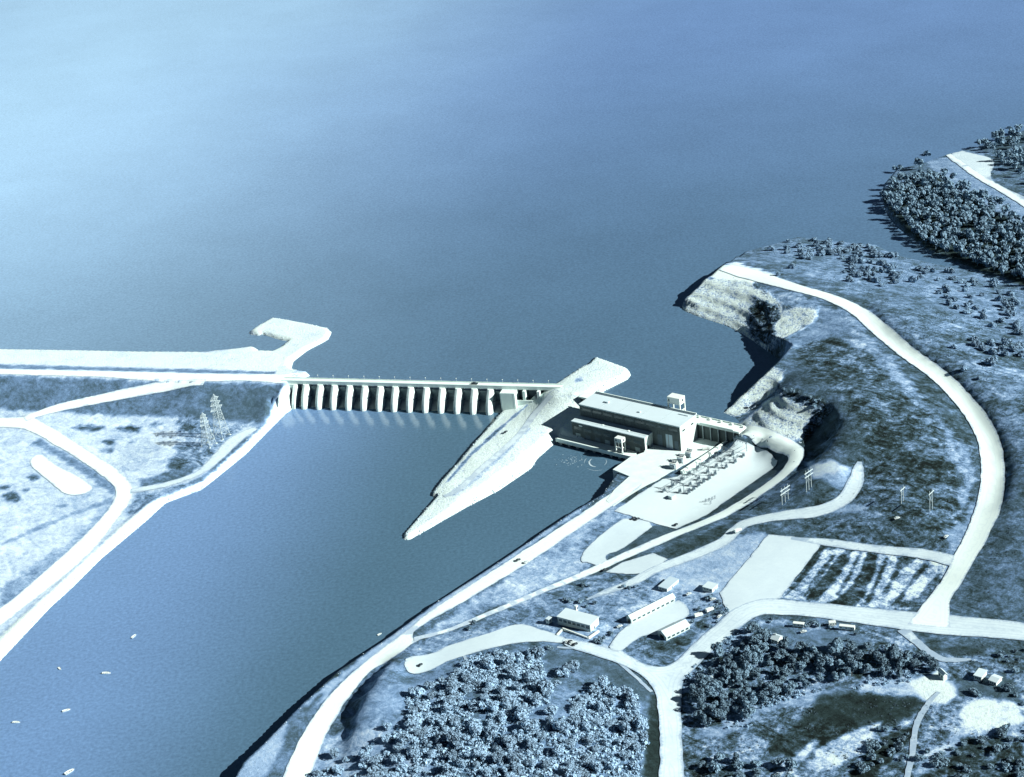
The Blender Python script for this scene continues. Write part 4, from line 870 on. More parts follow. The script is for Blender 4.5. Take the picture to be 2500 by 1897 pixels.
for k, (px, py) in enumerate([(1634+k*8.6, 1198-k*6.05) for k in range(17)]+[(1674+k*9.0, 1207-k*6.3) for k in range(15)]):
    p = TR.hit(px, py); p[2] += .4
    if k == 0:
        fs_ = dup(fb, p, SANG, 'small dark post switch beside the breaker rows of the switchyard', None, 'post switches beside the breaker rows')
    else: dup(fs_, p, SANG)
# ------------------------------------------------------------------ pylons
def lattice(name, px, py, terr, H_, bw, label, rz, group):
    p = terr.hit(px, py); t = thing(name, label, 'pylon', p, rz, group); hw = bw/2
    wd = lambda z: hw*(1-z/H_*.86) if z < H_*.7 else hw*(1-.7*.86)*(1-(z/H_-.7)/.3*.55)
    lv = [H_*q for q in (0, .16, .30, .42, .53, .62, .70, .78, .86, .93)]
    for sx in (-1, 1):
        for sy in (-1, 1):
            m = MB()
            for a, b in zip(lv[:-1], lv[1:]): m.bar((sx*wd(a), sy*wd(a), a), (sx*wd(b), sy*wd(b), b), .22)
            m.bar((sx*wd(lv[-1]), sy*wd(lv[-1]), lv[-1]), (0, 0, H_), .25)
            m.build('leg', 'steel', t)
            MB().box(sx*hw-.8, sx*hw+.8, sy*hw-.8, sy*hw+.8, -.4, .5).build('footing', 'concrete', t)
    m = MB()
    for a, b in zip(lv[:-1], lv[1:]):
        A, B = wd(a), wd(b)
        for (x0, y0), (x1, y1) in [((-1, -1), (1, -1)), ((1, -1), (1, 1)), ((1, 1), (-1, 1)), ((-1, 1), (-1, -1))]:
            m.bar((x0*A, y0*A, a), (x1*B, y1*B, b), .12); m.bar((x1*A, y1*A, a), (x0*B, y0*B, b), .12); m.bar((x0*B, y0*B, b), (x1*B, y1*B, b), .12)
    m.build('bracing', 'steel', t)
    for z, l in ((.66, .19), (.77, .16), (.88, .13)):
        z *= H_; l *= H_
        for s_ in (-1, 1):
            m = MB(); w2 = wd(z)
            for sy in (-1, 1): m.bar((s_*w2, sy*w2, z), (s_*l, 0, z+.3), .22); m.bar((s_*w2, sy*w2, z+H_*.05), (s_*l, 0, z+.3), .18)
            for q in (.33, .66): m.bar((s_*(w2+(l-w2)*q), -w2*(1-q), z), (s_*(w2+(l-w2)*q), w2*(1-q), z), .14)
            f = m.build('crossarm', 'steel', t)
            MB().bar((s_*l, 0, z+.2), (s_*l, 0, z-1.8), .16, 6).build('insulator', 'porcelain', f)
    return t
lattice('transmission_pylon', 542, 1066, TL, 46, 11.5, 'taller of the two pale lattice pylons on the left riverbank', 1.0, 'lattice pylons on the left bank')
lattice('transmission_pylon', 510, 1087, TL, 35, 10.5, 'shorter lattice pylon standing just in front of the taller one', 1.05, 'lattice pylons on the left bank')
def hframe(px, py, rz, label, H_=18, sp_=4.5, first=None, double=False):
    p = TR.hit(px, py)
    t = thing('pole_frame', label, 'power pole', p, rz, 'pole frames carrying the line up the hill')
    n = 3 if double else 2
    for k in range(n): MB().bar(((k-(n-1)/2)*sp_, 0, -.5), ((k-(n-1)/2)*sp_, 0, H_), .30, 8, .2).build('pole', 'steel', t)
    e = (n-1)/2*sp_+2.2
    MB().box(-e, e, -.55, -.22, H_-2.6, H_-1.9).build('crossarm', 'steel', t)
    if double: MB().box(-e, e, -.55, -.22, H_-6.0, H_-5.4).build('crossarm', 'steel', t)
    for k in range(3): MB().bar(((k-1)*e*.85, -.4, H_-2.6), ((k-1)*e*.85, -.4, H_-4.2), .16, 6).build('insulator', 'porcelain', t)
    m = MB().bar((-(n-1)/2*sp_, .25, H_*.35), ((n-1)/2*sp_, .25, H_*.8), .12).bar(((n-1)/2*sp_, .25, H_*.35), (-(n-1)/2*sp_, .25, H_*.8), .12); m.build('brace', 'steel', t)
hframe(1917, 1226, .75, 'double armed pole frame nearest the switchyard bend', 15, 4.2, double=True)
hframe(1975, 1196, .75, 'three pole frame beside the bare bank above the dirt road', 19, 3.4, double=True)
hframe(2273, 1246, .85, 'two pole frame alone on the dark grass hillside')
hframe(2203, 1226, .85, 'thin two pole frame left of the lone hillside frame', 14, 3.6)

# ------------------------------------------------------------------ buildings
def frame_px(FL, FR, BR, z):
    a, b, c = G(*FL, z), G(*FR, z), G(*BR, z); u = (b-a)[:2]; L = np.hypot(*u); u /= L; v = np.array([-u[1], u[0]])
    return a, L, float((c-b)[:2] @ v), math.atan2(u[1], u[0])
def flat_building(name, label, cat, FL, FR, BR, zr, h, m_wall='wallgrey', m_roof='roof', over=.5, nwin=6, door=True, group=None, strip=False):
    a, L, D, rz = frame_px(FL, FR, BR, zr); t = thing(name, label, cat, (a[0], a[1], zr-h), rz, group)
    MB().box(over, L-over, over, D-over, -1, h-.45).build('wall', m_wall, t)
    MB().box(0, L, 0, D, h-.447, h).build('roof', m_roof, t)
    wd = (L-2*over-1)/max(nwin, 1)
    for k in range(nwin):
        x = over+.5+k*wd+wd*.12; f = MB().box(x, x+wd*.76, over-.1, over+.02, h*.38, h*.72).build('window', 'glass', t)
        MB().box(x-.1, x+wd*.76+.1, over-.22, over-.002, h*.38-.2, h*.38-.02).build('sill', 'concrete', f)
    if door: MB().box(L-over-.02, L-over+.08, D*.4, D*.4+1.2, .05, 2.2).build('door', 'steel_d', t)
    return t, L, D
def gable_building(name, label, cat, FL, FR, BR, ze, h, rise, m_wall='wallgrey', m_roof='roof', nwin=5, group=None, chimney=False, door_end=True):
    """FL-FR is the near eave; the ridge runs along it"""
    a, L, D, rz = frame_px(FL, FR, BR, ze); t = thing(name, label, cat, (a[0], a[1], ze-h), rz, group); o = .5
    m = MB().prism([(o, o, -1), (o, o, h-.05), (o, D/2, h+rise-.35), (o, D-o, h-.05), (o, D-o, -1)], (L-2*o, 0, 0)); m.build('wall', m_wall, t)
    m = MB(); th = .28
    for s_ in (0, 1):
        y0 = 0 if s_ == 0 else D
        m.add([(0, y0, h-.1), (L, y0, h-.1), (L, D/2, h+rise), (0, D/2, h+rise), (0, y0, h-.1+th), (L, y0, h-.1+th), (L, D/2, h+rise+th), (0, D/2, h+rise+th)],
              [(3, 2, 1, 0), (4, 5, 6, 7), (0, 1, 5, 4), (1, 2, 6, 5), (2, 3, 7, 6), (3, 0, 4, 7)])
    rf = m.build('roof', m_roof, t)
    if chimney: MB().box(L*.3, L*.3+.8, D/2-.4, D/2+.4, h+rise-.3, h+rise+1.3).build('chimney', 'concrete_d', rf)
    wd = (L-2)/max(nwin, 1)
    for k in range(nwin):
        x = 1+k*wd+wd*.2; f = MB().box(x, x+wd*.6, o-.1, o+.02, h*.42, h*.78).build('window', 'glass', t)
        MB().box(x-.1, x+wd*.6+.1, o-.2, o-.002, h*.42-.18, h*.42-.02).build('sill', 'concrete', f)
    if door_end: MB().box(o-.1, o+.02, D*.3, D*.7, 0, h*.8).build('door', 'dark', t)
    return t, L, D
# office
t, L, D = flat_building('office_building', 'flat roofed project office with a strip of windows behind a low white wall', 'office', (1358.5,1505), (1441,1527), (1466,1506), 20.3, 6.3, nwin=7)
for k in range(7): MB().box(1+k*(L-2)/7+.4, 1+(k+1)*(L-2)/7-.4, .36, .52, 4.7, 5.4).build('clerestory', 'roof_b', t)
MB().box(L-.52, L-.35, 1.5, D-1.5, 2.3, 2.5).build('side_band', 'concrete', t)
a = TR.hit(1374, 1538); b = TR.hit(1437, 1560); c = TR.hit(1462, 1543); e = TR.hit(1360, 1552)
t = thing('garden_wall', 'low white wall around the front terrace of the project office', 'wall', (0, 0, 0))
def wallseg(p, q, h=1.5, w__=.6, z0=-.6):
    d = (q-p)[:2]; L = np.hypot(*d); u = d/L; v = np.array([-u[1], u[0]])*w__/2
    zz = (p[2]+q[2])/2
    return MB().prism([(*(p[:2]+v), zz+z0), (*(p[:2]-v), zz+z0), (*(q[:2]-v), zz+z0), (*(q[:2]+v), zz+z0)], (0, 0, h-z0))
wallseg(a, b, 1.6, 1.0).build('front_wall', 'white', t); wallseg(b, c, 1.61, 1.2).build('side_wall', 'white', t); wallseg(e, a, 1.2, 1.2).build('ramp_wall', 'white', t)
flat_building('shed', 'tiny white shed at the left end of the project office', 'shed', (1331,1510), (1339,1513), (1346,1506), 17, 3.2, 'white', 'roof', .2, 1)
flat_building('shed', 'tiny white shed behind the back wall of the project office', 'shed', (1401,1479), (1406,1481), (1411,1477), 17.5, 3.5, 'white', 'roof', .2, 1)
# warehouses
gable_building('warehouse', 'longer of the two pale gabled warehouses, with an open dark end', 'warehouse', (1541,1514), (1650,1459), (1643,1447), 18.2, 4.2, 2.4, nwin=9)
gable_building('warehouse', 'shorter pale gabled warehouse across the yard from the longer one', 'warehouse', (1626,1556), (1686,1527), (1673,1507), 19, 4.2, 2.6, nwin=5)
flat_building('shed', 'open storage shed with a bright end wall above the long warehouse', 'shed', (1606,1431), (1629,1438), (1650,1411), 17.8, 3.6, 'white', 'roof_b', .3, 3)
flat_building('shed', 'small square shed with a pale roof beside the large storage lot', 'shed', (1714,1432), (1739,1439), (1748,1424), 20.5, 3.4, 'white', 'roof', .3, 3)
# houses
gable_building('house', 'small white cottage at the edge of the second wood', 'house', (1880,1560), (1899,1566), (1909,1552), 22.6, 3.0, 2.0, 'white', 'roof', 2, chimney=True)
flat_building('farmhouse', 'white square farmhouse, left one of the close pair', 'house', (2376,1648), (2397,1654), (2418,1638), 33.2, 4, 'white', 'roof', .4, 3)
gable_building('farmhouse', 'white farmhouse with a ridged roof, right one of the close pair', 'house', (2412,1660), (2433,1668), (2453,1655), 33.0, 3.6, 1.0, 'white', 'roof', 3)
gable_building('barn', 'narrow white barn with a long dark shadow beside the bare yard', 'barn', (2288,1637), (2303,1651), (2313,1645), 32.0, 4.5, 1.6, 'white', 'roof', 2)
# trailers and tanks by the main road
def trailer(px, py, rz, L, label, first=None):
    p = TR.hit(px, py)
    t = thing('mobile_trailer', label, 'trailer', p, rz, 'white trailers along the main road')
    MB().box(-L/2, L/2, -1.5, 1.5, .7, 3.4).build('body', 'white', t, bevel=.12)
    for x in (-L*.25, -L*.25+1.1):
        for s_ in (-1, 1): MB().bar((x, s_*1.2, .5), (x, s_*1.5, .5), .5, 10).build('wheel', 'tyre', t)
    for k in range(3): MB().box(-L/2+1+k*L/3, -L/2+2+k*L/3, -1.56, -1.48, 1.7, 2.6).build('window', 'glass', t)
    MB().bar((L/2, 0, .8), (L/2+1.6, 0, .7), .15).build('tow_bar', 'steel_d', t)
mrz = math.atan2(*(TR.hit(2090, 1530)-TR.hit(1950, 1522))[[1, 0]])
trailer(1950, 1530, mrz, 8, 'shorter white trailer parked below the main road')
trailer(2068, 1537, mrz, 11, 'longest white trailer at the right end of the roadside row')
trailer(2032, 1527, mrz+.3, 5, 'smallest white trailer between dark bushes by the road')

# ------------------------------------------------------------------ vehicles
def car_proto(name, label, cat, m_, p, rz, group, truck=False):
    t = thing(name, label, cat, p, rz, group)
    if not truck:
        m = MB().prism([(-2.3, -.9, .35), (2.3, -.9, .35), (2.3, -.9, .85), (1.1, -.9, 1.0), (.55, -.9, 1.5), (-1.1, -.9, 1.5), (-1.6, -.9, 1.0), (-2.3, -.9, .95)][::-1], (0, 1.8, 0)); m.build('body', m_, t, bevel=.07)
        MB().add([(1.13, -.75, 1.0), (1.13, .75, 1.0), (.62, .7, 1.46), (.62, -.7, 1.46)], [(0, 1, 2, 3)]).build('windshield', 'glass', t)
        for s_ in (-1, 1): MB().box(-1.2, .6, s_*.91-.02, s_*.91+.02, 1.0, 1.38).build('side_window', 'glass', t)
        wx, wr = (1.45, -1.45), .34
    else:
        MB().box(1.2, 3.2, -1.1, 1.1, .6, 2.5).build('cab', m_, t, bevel=.12); MB().box(-3.3, 1.05, -1.2, 1.2, .9, 2.9).build('cargo_box', 'white', t, bevel=.06)
        MB().box(3.19, 3.26, -.9, .9, 1.5, 2.2).build('windshield', 'glass', t); MB().box(-3.3, 3.2, -.5, .5, .5, .899).build('chassis', 'steel_d', t); wx, wr = (2.3, -2.0), .48
    for x in wx:
        for s_ in (-1, 1): MB().bar((x, s_*.72, wr), (x, s_*.95, wr), wr, 10).build('wheel', 'tyre', t)
    return t
rz_off = math.atan2(*(TR.hit(1420, 1583)-TR.hit(1382, 1568))[[1, 0]])
cars = [((1386,1569), rz_off+1.5, 'p', 'pale car, first from the left in the row before the office', TR), ((1391,1570), rz_off+1.5, 'd', 'dark car, second in the row before the office', TR),
 ((1397,1573), rz_off+1.4, 'p', 'pale car in the middle of the row before the office', TR), ((1404,1576), rz_off+1.5, 'd', 'dark car at the right end of the row before the office', TR),
 ((1547,1268), .6, 'd', 'dark car at the top of the long paved lot, left of two', TR), ((1556,1270), .6, 'd', 'dark car at the top of the long paved lot, right of two', TR),
 ((1477,1394), .5, 'd', 'dark car at the corner of the small paved lot', TR), ((1650,1284), .9, 'd', 'dark car in the near corner of the switchyard pad', TR),
 ((1513,1532), .4, 'p', 'white car parked between the office and the long warehouse', TR), ((1265,1370), .63, 'd', 'dark car on the broad river road', TR),
 ((1285,1375), .63, 'p', 'pale car on the inner edge of the river road', TR), ((1235,1057), .9, 'd', 'dark car on the rock island track', TI),
 ((1026,1627), .9, 'd', 'dark car inside the round turnaround', TR),
 ((1741,1466), .3, 'p', 'white car among the dark bushes at the far corner of the compound', TR), ((1757,1508), .8, 'p', 'white car at the roadside edge of the compound', TR),
 ((1682,1453), .5, 'p', 'white car just beyond the end of the long warehouse', TR), ((1962,1545), .2, 'p', 'small white car on the grass behind the first trailer', TR),
 ((2190,1268), .3, 'p', 'white car alone on the dark hillside grass', TR), ((2310,1313), .7, 'p', 'white car by the foot of the hill crest road', TR)]
cp_ = {}
for (px, py), rz, kind, lab, ter in cars:
    p = ter.hit(px, py); p[2] += .62
    if kind in cp_: dup(cp_[kind], p, rz, lab)
    else: cp_[kind] = car_proto('parked_car', lab, 'car', 'car_pale' if kind == 'p' else 'car_dark', p, rz, 'cars parked around the dam')
tr1 = None
p = dam(dx(1156), 4.2); car = dup(cp_['d'], (*p, 24.02), DANG, 'dark car crossing the spillway deck', (1.5, 1.3)); car['group'] = 'cars parked around the dam'
for (px, py), rz, lab in [((1733,1494), .5, 'white box truck in the compound between the warehouse and the road'), ((1706,1507), .3, 'white box truck beside the shorter warehouse'), ((1802,1300), .5, 'white box truck on the bend of the dirt road'), ((1724,1098), PANG+.7, 'dark cab truck behind the powerhouse end wall')]:
    p = TR.hit(px, py); p[2] += .65
    if py == 1098: p = G(px, py, 8.65)
    if tr1 is None: tr1 = car_proto('truck', lab, 'truck', 'car_pale', p, rz, 'trucks around the works', True)
    else: dup(tr1, p, rz, lab)

# ------------------------------------------------------------------ boats
def boat(px, py, rz, L, label, first):
    p = G(px, py, 0)
    if first: return dup(first, p, rz, label, L/5.5)
    t = thing('boat', label, 'boat', p, rz, 'small boats on the river')
    st = [(-2.75, .85), (-1.5, 1.05), (0, 1.08), (1.3, .85), (2.2, .45), (2.75, .04)]
    vs = []
    for x, w__ in st: vs += [(x, -w__*.7, -.15), (x, -w__, .65), (x, w__, .65), (x, w__*.7, -.15)]
    fs = []
    for i in range(len(st)-1):
        for k in range(3):
            if k == 1: continue
            fs.append((i*4+k, (i+1)*4+k, (i+1)*4+k+1, i*4+k+1))
        fs.append((i*4+3, (i+1)*4+3, (i+1)*4, i*4))
    fs.append((0, 1, 2, 3)); MB().add(vs, fs).build('hull', 'white', t)
    vs = []
    for x, w__ in st: vs += [(x*.95, -w__*.8, .35), (x*.95, w__*.8, .35)]
    MB().add(vs, [(2*i, 2*i+2, 2*i+3, 2*i+1) for i in range(len(st)-1)]).build('floor', 'white', t)
    for x in (-1.4, .2, 1.3): MB().box(x-.2, x+.2, -.8, .8, .45, .55).build('seat', 'white', t)
    MB().box(-3.05, -2.75, -.2, .2, .1, 1.0).build('outboard_motor', 'steel_d', t)
    return t
bp = None
for (px, py), rz, L, lab in [((327,1554), 1.05, 5.4, 'white boat farthest upstream, alone in midstream'), ((260,1644), -.12, 6.6, 'white boat lying level, right of the tiny one'),
   ((146,1633), -1.0, 4.6, 'tiny white boat left of the level one'), ((162,1735), .35, 5.8, 'white boat tilted slightly up to the right, near midstream'),
   ((40,1764), -.15, 5.8, 'white boat nearest the left edge of the view'), ((170,1885), .75, 7.4, 'largest white boat, at the bottom edge of the river'), ((927,1549), .7, 4, 'small white boat close under the right bank')]:
    b_ = boat(px, py, rz, L, lab, bp); bp = bp or b_

# swirl of foam in the tailrace
m = MB(); rng = random.Random(3)
c0 = G(1459, 1128, 0)
for ring, (r0, a0, a1, wd) in enumerate([(7.5, 2.2, 4.4, .85), (8, 5.4, 6.6, .25), (12, 2.4, 3.1, .22), (13, 3.8, 5.0, .2)]):
    n = 22
    for k in range(n):
        t0_, t1_ = a0+(a1-a0)*k/n, a0+(a1-a0)*(k+1)/n; w0 = wd*(.3+.7*math.sin(math.pi*k/n))*rng.uniform(.5, 1); w1 = wd*(.3+.7*math.sin(math.pi*(k+1)/n))*rng.uniform(.5, 1)
        pt = lambda r, t: (c0[0]+r*math.cos(t), c0[1]+r*1.25*math.sin(t), .03)
        m.add([pt(r0-w0, t0_), pt(r0+w0, t0_), pt(r0+w1, t1_), pt(r0-w1, t1_)], [(0, 1, 2, 3)])
for k in range(60):
    q = G(1395+rng.gauss(0, 18), 1126+rng.gauss(0, 7), .03); r = rng.uniform(.1, .55)
    m.add([(q[0]+r*math.cos(t)*rng.uniform(.6, 2), q[1]+r*math.sin(t), .03) for t in (0, 1.2, 2.5, 3.8, 5)], [(0, 1, 2, 3, 4)])
tag(m.build('foam', 'foam'), 'swirl of white foam on the tailrace water', 'foam', kind='stuff')

# ------------------------------------------------------------------ trees
def crown_mesh(seed, lobes, leaves, rx_=1.0, rz_=.8, leaf=.2, flat=.55):
    """unit crown (radius about 1): lobes of small leaf clumps with gaps between"""
    r = random.Random(seed); m = MB()
    cs = []
    for k in range(lobes):
        a = r.uniform(0, 6.28); q = math.sqrt(r.random())*.66; z = r.uniform(-.45, .62)*(1-q*.45); cs.append((q*math.cos(a)*rx_, q*math.sin(a)*rx_, z*rz_, r.uniform(.30, .50)))
    for k in range(leaves):
        c = cs[k % lobes]; d = Vector((r.gauss(0, 1), r.gauss(0, 1), r.gauss(.25, .9))).normalized(); rad = c[3]*r.uniform(.72, 1.1)
        p = Vector(c[:3])+Vector((d.x, d.y, d.z*.85))*rad
        n = (d+Vector((r.gauss(0, .45), r.gauss(0, .45), r.gauss(0, .45)))).normalized(); u = n.orthogonal().normalized(); u.rotate(Matrix.Rotation(r.uniform(0, 6.28), 3, n)); v = n.cross(u)
        s_ = leaf*r.uniform(.55, 1.25); e = s_*r.uniform(.6, 1.0)
        m.add([p+u*s_-v*e*.4, p+u*s_*.2-v*e, p-u*s_+v*e*.1, p-u*s_*.1+v*e+n*s_*.3], [(0, 1, 2, 3)])
    return m
def trunk_mesh(seed, h=1.0):
    r = random.Random(seed); m = MB().bar((0, 0, -.06), (.02, .01, .5), .055, 7, .04)
    for k in range(5):
        a = r.uniform(0, 6.28); m.bar((.02, .01, .34+.03*k), (.3*math.cos(a), .3*math.sin(a), .62+.07*k), .026, 5, .01)
    return m
def make_kind(name, label, cat, group, matn, seeds, lobes, leaves, rz_, leaf, tall):
    P = []
    for s_ in seeds:
        t = thing(name, label, cat, (0, 0, -500), 0, group)
        c = crown_mesh(s_, lobes, leaves, 1.0, rz_, leaf).build('crown', matn, t); c.location = (0, 0, tall)
        k = trunk_mesh(s_).build('trunk', 'trunk', t); k.scale = (2.2, 2.2, tall*1.35)
        P.append([t, False])
    return P
def scatter(polys, r, rng, terr, limit, sing=()):
    """blue-noise spots over photo-traced woods, in ground metres"""
    pts = []
    for x, y in sing: pts.append(terr.hit(x, y))
    for poly in polys:
        a = np.array(poly, float); tries = 0
        while tries < 2600 and len(pts) < limit:
            tries += 1; x = rng.uniform(a[:, 0].min(), a[:, 0].max()); y = rng.uniform(a[:, 1].min(), a[:, 1].max())
            if not inside(np.array([x]), np.array([y]), poly)[0]: continue
            p = terr.hit(x, y)
            if all((p[0]-q[0])**2+(p[1]-q[1])**2 > r*r for q in pts): pts.append(p)
    return pts
def plant(P, pts, rng, smin, smax, squash=(.85, 1.15)):
    '''sizes, lean of the outline and turn differ from plant to plant'''
    for p in pts:
        e = rng.choice(P); s_ = rng.uniform(smin, smax); z = s_*rng.uniform(*squash); loc = (p[0], p[1], p[2]-.1)
        if not e[1]:
            t = e[0]; t.location = loc; t.rotation_euler = (0, 0, rng.uniform(0, 6.28)); t.scale = (s_, s_, z); e[1] = True
        else: dup(e[0], loc, rng.uniform(0, 6.28), None, (s_, z, rng.uniform(.72, 1.3)))
rng = random.Random(21)
wood1 = [(985,1700),(1060,1665),(1110,1640),(1165,1600),(1320,1592),(1330,1650),(1345,1720),(1385,1765),(1400,1700),(1470,1672),(1550,1690),(1578,1760),(1575,1830),(1560,1900),(1550,1960),(820,1960),(920,1860),(985,1800),(1000,1745)]
sparse = [(740,1895),(840,1860),(960,1790),(1000,1800),(960,1870),(900,1950),(760,1950)]
sing = [(1050,1680),(1056,1706),(1010,1742),(947,1780),(1190,1622),(1215,1598),(1362,1672),(1375,1650),(1135,1625),(1080,1665),(1395,1640),(820,1850)]
K1 = make_kind('broadleaf_tree', 'pale leaved tree in the round wood inside the road bend', 'tree', 'trees of the near wood', 'crown_pale', (1,2,3,4,5,6,7,8), 12, 1000, .75, .125, .70)
pts1 = scatter([wood1], 6.7, rng, TR, 200, sing)+scatter([sparse], 9, rng, TR, 14)
plant(K1, [p for k, p in enumerate(pts1) if k % 3], rng, 3.4, 5.9, (.75, 1.25)); plant(K1, pts1[::3], rng, 2.2, 4.2, (.8, 1.3))
wood2 = [(1815,1552),(1850,1532),(1872,1580),(1960,1588),(2000,1592),(2110,1578),(2200,1600),(2240,1630),(2215,1650),(2000,1668),(1960,1690),(1850,1720),(1830,1755),(1710,1775),(1692,1745),(1690,1690),(1730,1632),(1785,1595)]
K2 = make_kind('broadleaf_tree', 'dark leaved tree in the wood between the main road and the farmstead', 'tree', 'trees of the dark wood', 'crown_dark', (11,12,13,14,15), 10, 860, .9, .13, .85)
pts2 = scatter([wood2], 7.6, rng, TR, 84, [(1755,1600),(1737,1648),(2268,1625),(2280,1638),(2250,1610)])
plant(K2, pts2, rng, 3.2, 6.3, (.8, 1.25))
wood3 = [(1700,1862),(1780,1850),(1950,1868),(1930,1935),(1700,1935)]
K3 = make_kind('broadleaf_tree', 'dark tree in the small clump at the bottom of the slope', 'tree', 'trees of the bottom clump', 'crown_dark', (16,17), 9, 420, .8, .18, .75)
plant(K3, scatter([wood3], 7.5, rng, TR, 18), rng, 3.4, 4.6)
# shrubs on the bank beyond the crest road
K4 = make_kind('shrub', 'rounded shrub on the grassy bank beyond the hill crest road', 'shrub', 'shrubs on the bank by the cove', 'shrub', (31,32,33,34), 6, 640, .62, .16, .40)
sb = [[(1948,600),(1990,578),(2062,592),(2060,615),(1990,640),(1930,625),(1915,610)], [(2040,612),(2110,598),(2190,625),(2200,655),(2130,670),(2060,650)], [(2060,655),(2180,665),(2280,655),(2270,690),(2150,700),(2050,690)],
      [(2280,660),(2390,672),(2500,720),(2500,830),(2420,800),(2330,760),(2270,700)], [(2370,830),(2500,850),(2500,880),(2400,860)]]
p4 = [TR.hit(*p) for p in [(1884,612),(1902,672),(1935,655),(2360,905),(2395,925),(2420,890),(1925,590),(2330,850)]]
for poly, n_, r_ in zip(sb, (26, 30, 24, 40, 14), (7.5, 7.5, 8.5, 9.0, 10)): p4 += scatter([poly], r_, rng, TR, n_)
plant(K4, p4, rng, 3.2, 6.4, (.8, 1.15))
K5 = make_kind('shrub', 'dark scrub bush on the rough slope below the farmhouses', 'shrub', 'scrub around the farm', 'crown_dark', (36,37), 6, 240, .6, .22, .5)
s5 = [[(2270,1850),(2330,1820),(2420,1790),(2500,1780),(2500,1900),(2260,1900)], [(2440,1600),(2500,1580),(2500,1660),(2470,1680)], [(2100,1850),(2180,1790),(2220,1790),(2200,1890),(2120,1890)]]
p5 = [TR.hit(*p) for p in [(2382,1696),(2390,1698),(2377,1692),(2480,1700),(2495,1720)]]
for poly, nc in zip(s5, (13, 5, 5)):
    for c in scatter([poly], 13, rng, TR, nc):
        for q in range(rng.randint(1, 7)):
            x, y = c[0]+rng.gauss(0, 4.5), c[1]+rng.gauss(0, 4.5); p5.append(np.array([x, y, TR.h(x, y)]))
plant(K5, p5, rng, 1.2, 3.8)
K6 = make_kind('shrub', 'small dark bush among the buildings of the project compound', 'shrub', 'bushes in the compound', 'crown_dark', (41,42), 6, 240, .7, .22, .55)
pp = [(1390,1470),(1400,1466),(1410,1468),(1378,1466),(1418,1472),(1452,1475),(1433,1482),(1488,1545),(1493,1550),(1475,1560),(1463,1563),(1468,1572),(1455,1568),(1753,1470),(1758,1476),(1748,1483),(1730,1462),(1776,1494),(1764,1500),(1749,1520),(1730,1530),(1690,1520),(1705,1489),(1157,1522),(1145,1537),(1425,1430),(1440,1432),(1960,1524),(1968,1528),(1985,1522),(2008,1527),(1998,1530),(2028,1533),(1885,1512),(1880,1520),(2090,1550),(2070,1565),(1336,1580),(1345,1585),(1550,1434),(1535,1436),(1522,1434)]
plant(K6, [TR.hit(*p) for p in pp], rng, 1.5, 3.0)
# scrub growing on the rock cuts
K7 = make_kind('shrub', 'dark bush clinging to the rock cut above the water', 'shrub', 'bushes on the rock cuts', 'crown_dark', (44,45), 6, 220, .6, .24, .45)
pp = [(1856,742),(1872,738),(1880,752),(1893,748),(1895,765),(1880,772),(1862,768),(1850,785),(1868,795),(1845,805),(1885,790),(1903,780),(1915,952),(1935,958),(1952,960),(1965,968),(1980,972),(1996,980),(1975,985),(1990,995),(2003,1000),(1960,980)]
plant(K7, [TR.hit(*p) for p in pp], rng, 1.6, 3.2)
# ground cover nobody could count: undergrowth in the woods, low scrub on the slopes, stones along the water
def clump(r, n, leaf):
    m_ = MB()
    for k in range(n):
        d = Vector((r.gauss(0, 1), r.gauss(0, 1), abs(r.gauss(0, .8)))).normalized(); p = Vector((d.x*.8, d.y*.8, d.z*.6+.1))*r.uniform(.6, 1.1)
        nn_ = (d+Vector((r.gauss(0, .4), r.gauss(0, .4), r.gauss(0, .4)))).normalized(); u = nn_.orthogonal().normalized(); u.rotate(Matrix.Rotation(r.uniform(0, 6.28), 3, nn_)); v = nn_.cross(u); s_ = leaf*r.uniform(.6, 1.2)
        m_.add([p+u*s_, p+v*s_*.8, p-u*s_, p-v*s_*.8], [(0, 1, 2, 3)])
    return m_
def cover(name, label, cat, matn, polys, spacing, smin, smax, seed, dens_=1.0, nf=14, leaf=.42, avoid=None):
    r = random.Random(seed); base_ = [clump(r, nf, leaf) for _ in range(6)]; BV = [np.array(b_.v) for b_ in base_]; m_ = MB()
    for poly in polys:
        C_ = np.array([TR.hit(x, y)[:2] for x, y in poly]); x0, y0 = C_.min(0); x1, y1 = C_.max(0)
        n_ = int((x1-x0)*(y1-y0)/spacing**2*1.2); X_ = np.array([r.uniform(x0, x1) for _ in range(n_)]); Y_ = np.array([r.uniform(y0, y1) for _ in range(n_)])
        ok = inside(X_, Y_, C_) & (vnoise(X_, Y_, 26, 23)*.6+vnoise(X_, Y_, 9, 29)*.4 > 1-dens_*.62)
        for x, y in zip(X_[ok], Y_[ok]):
            q = r.randrange(6); s_ = r.uniform(smin, smax)*r.uniform(.6, 1); a = r.uniform(0, 6.28); ca, sa = math.cos(a), math.sin(a); A = BV[q]
            V = np.stack([x+s_*(A[:, 0]*ca-A[:, 1]*sa), y+s_*(A[:, 0]*sa+A[:, 1]*ca), TR.h(x, y)+s_*A[:, 2]], -1); o_ = len(m_.v)
            m_.v += [tuple(p) for p in V]; m_.f += [tuple(i_+o_ for i_ in f) for f in base_[q].f]
    return tag(m_.build(name, matn), label, cat, kind='stuff')
cover('undergrowth', 'pale brushy undergrowth filling the round wood', 'undergrowth', 'crown_pale', [wood1, sparse, [(880,1900),(960,1800),(1010,1730),(1080,1680),(1180,1640),(1320,1610),(1330,1720),(1000,1850),(930,1960)]], 2.7, 1.4, 3.9, 61, 1.05, 24, .34)
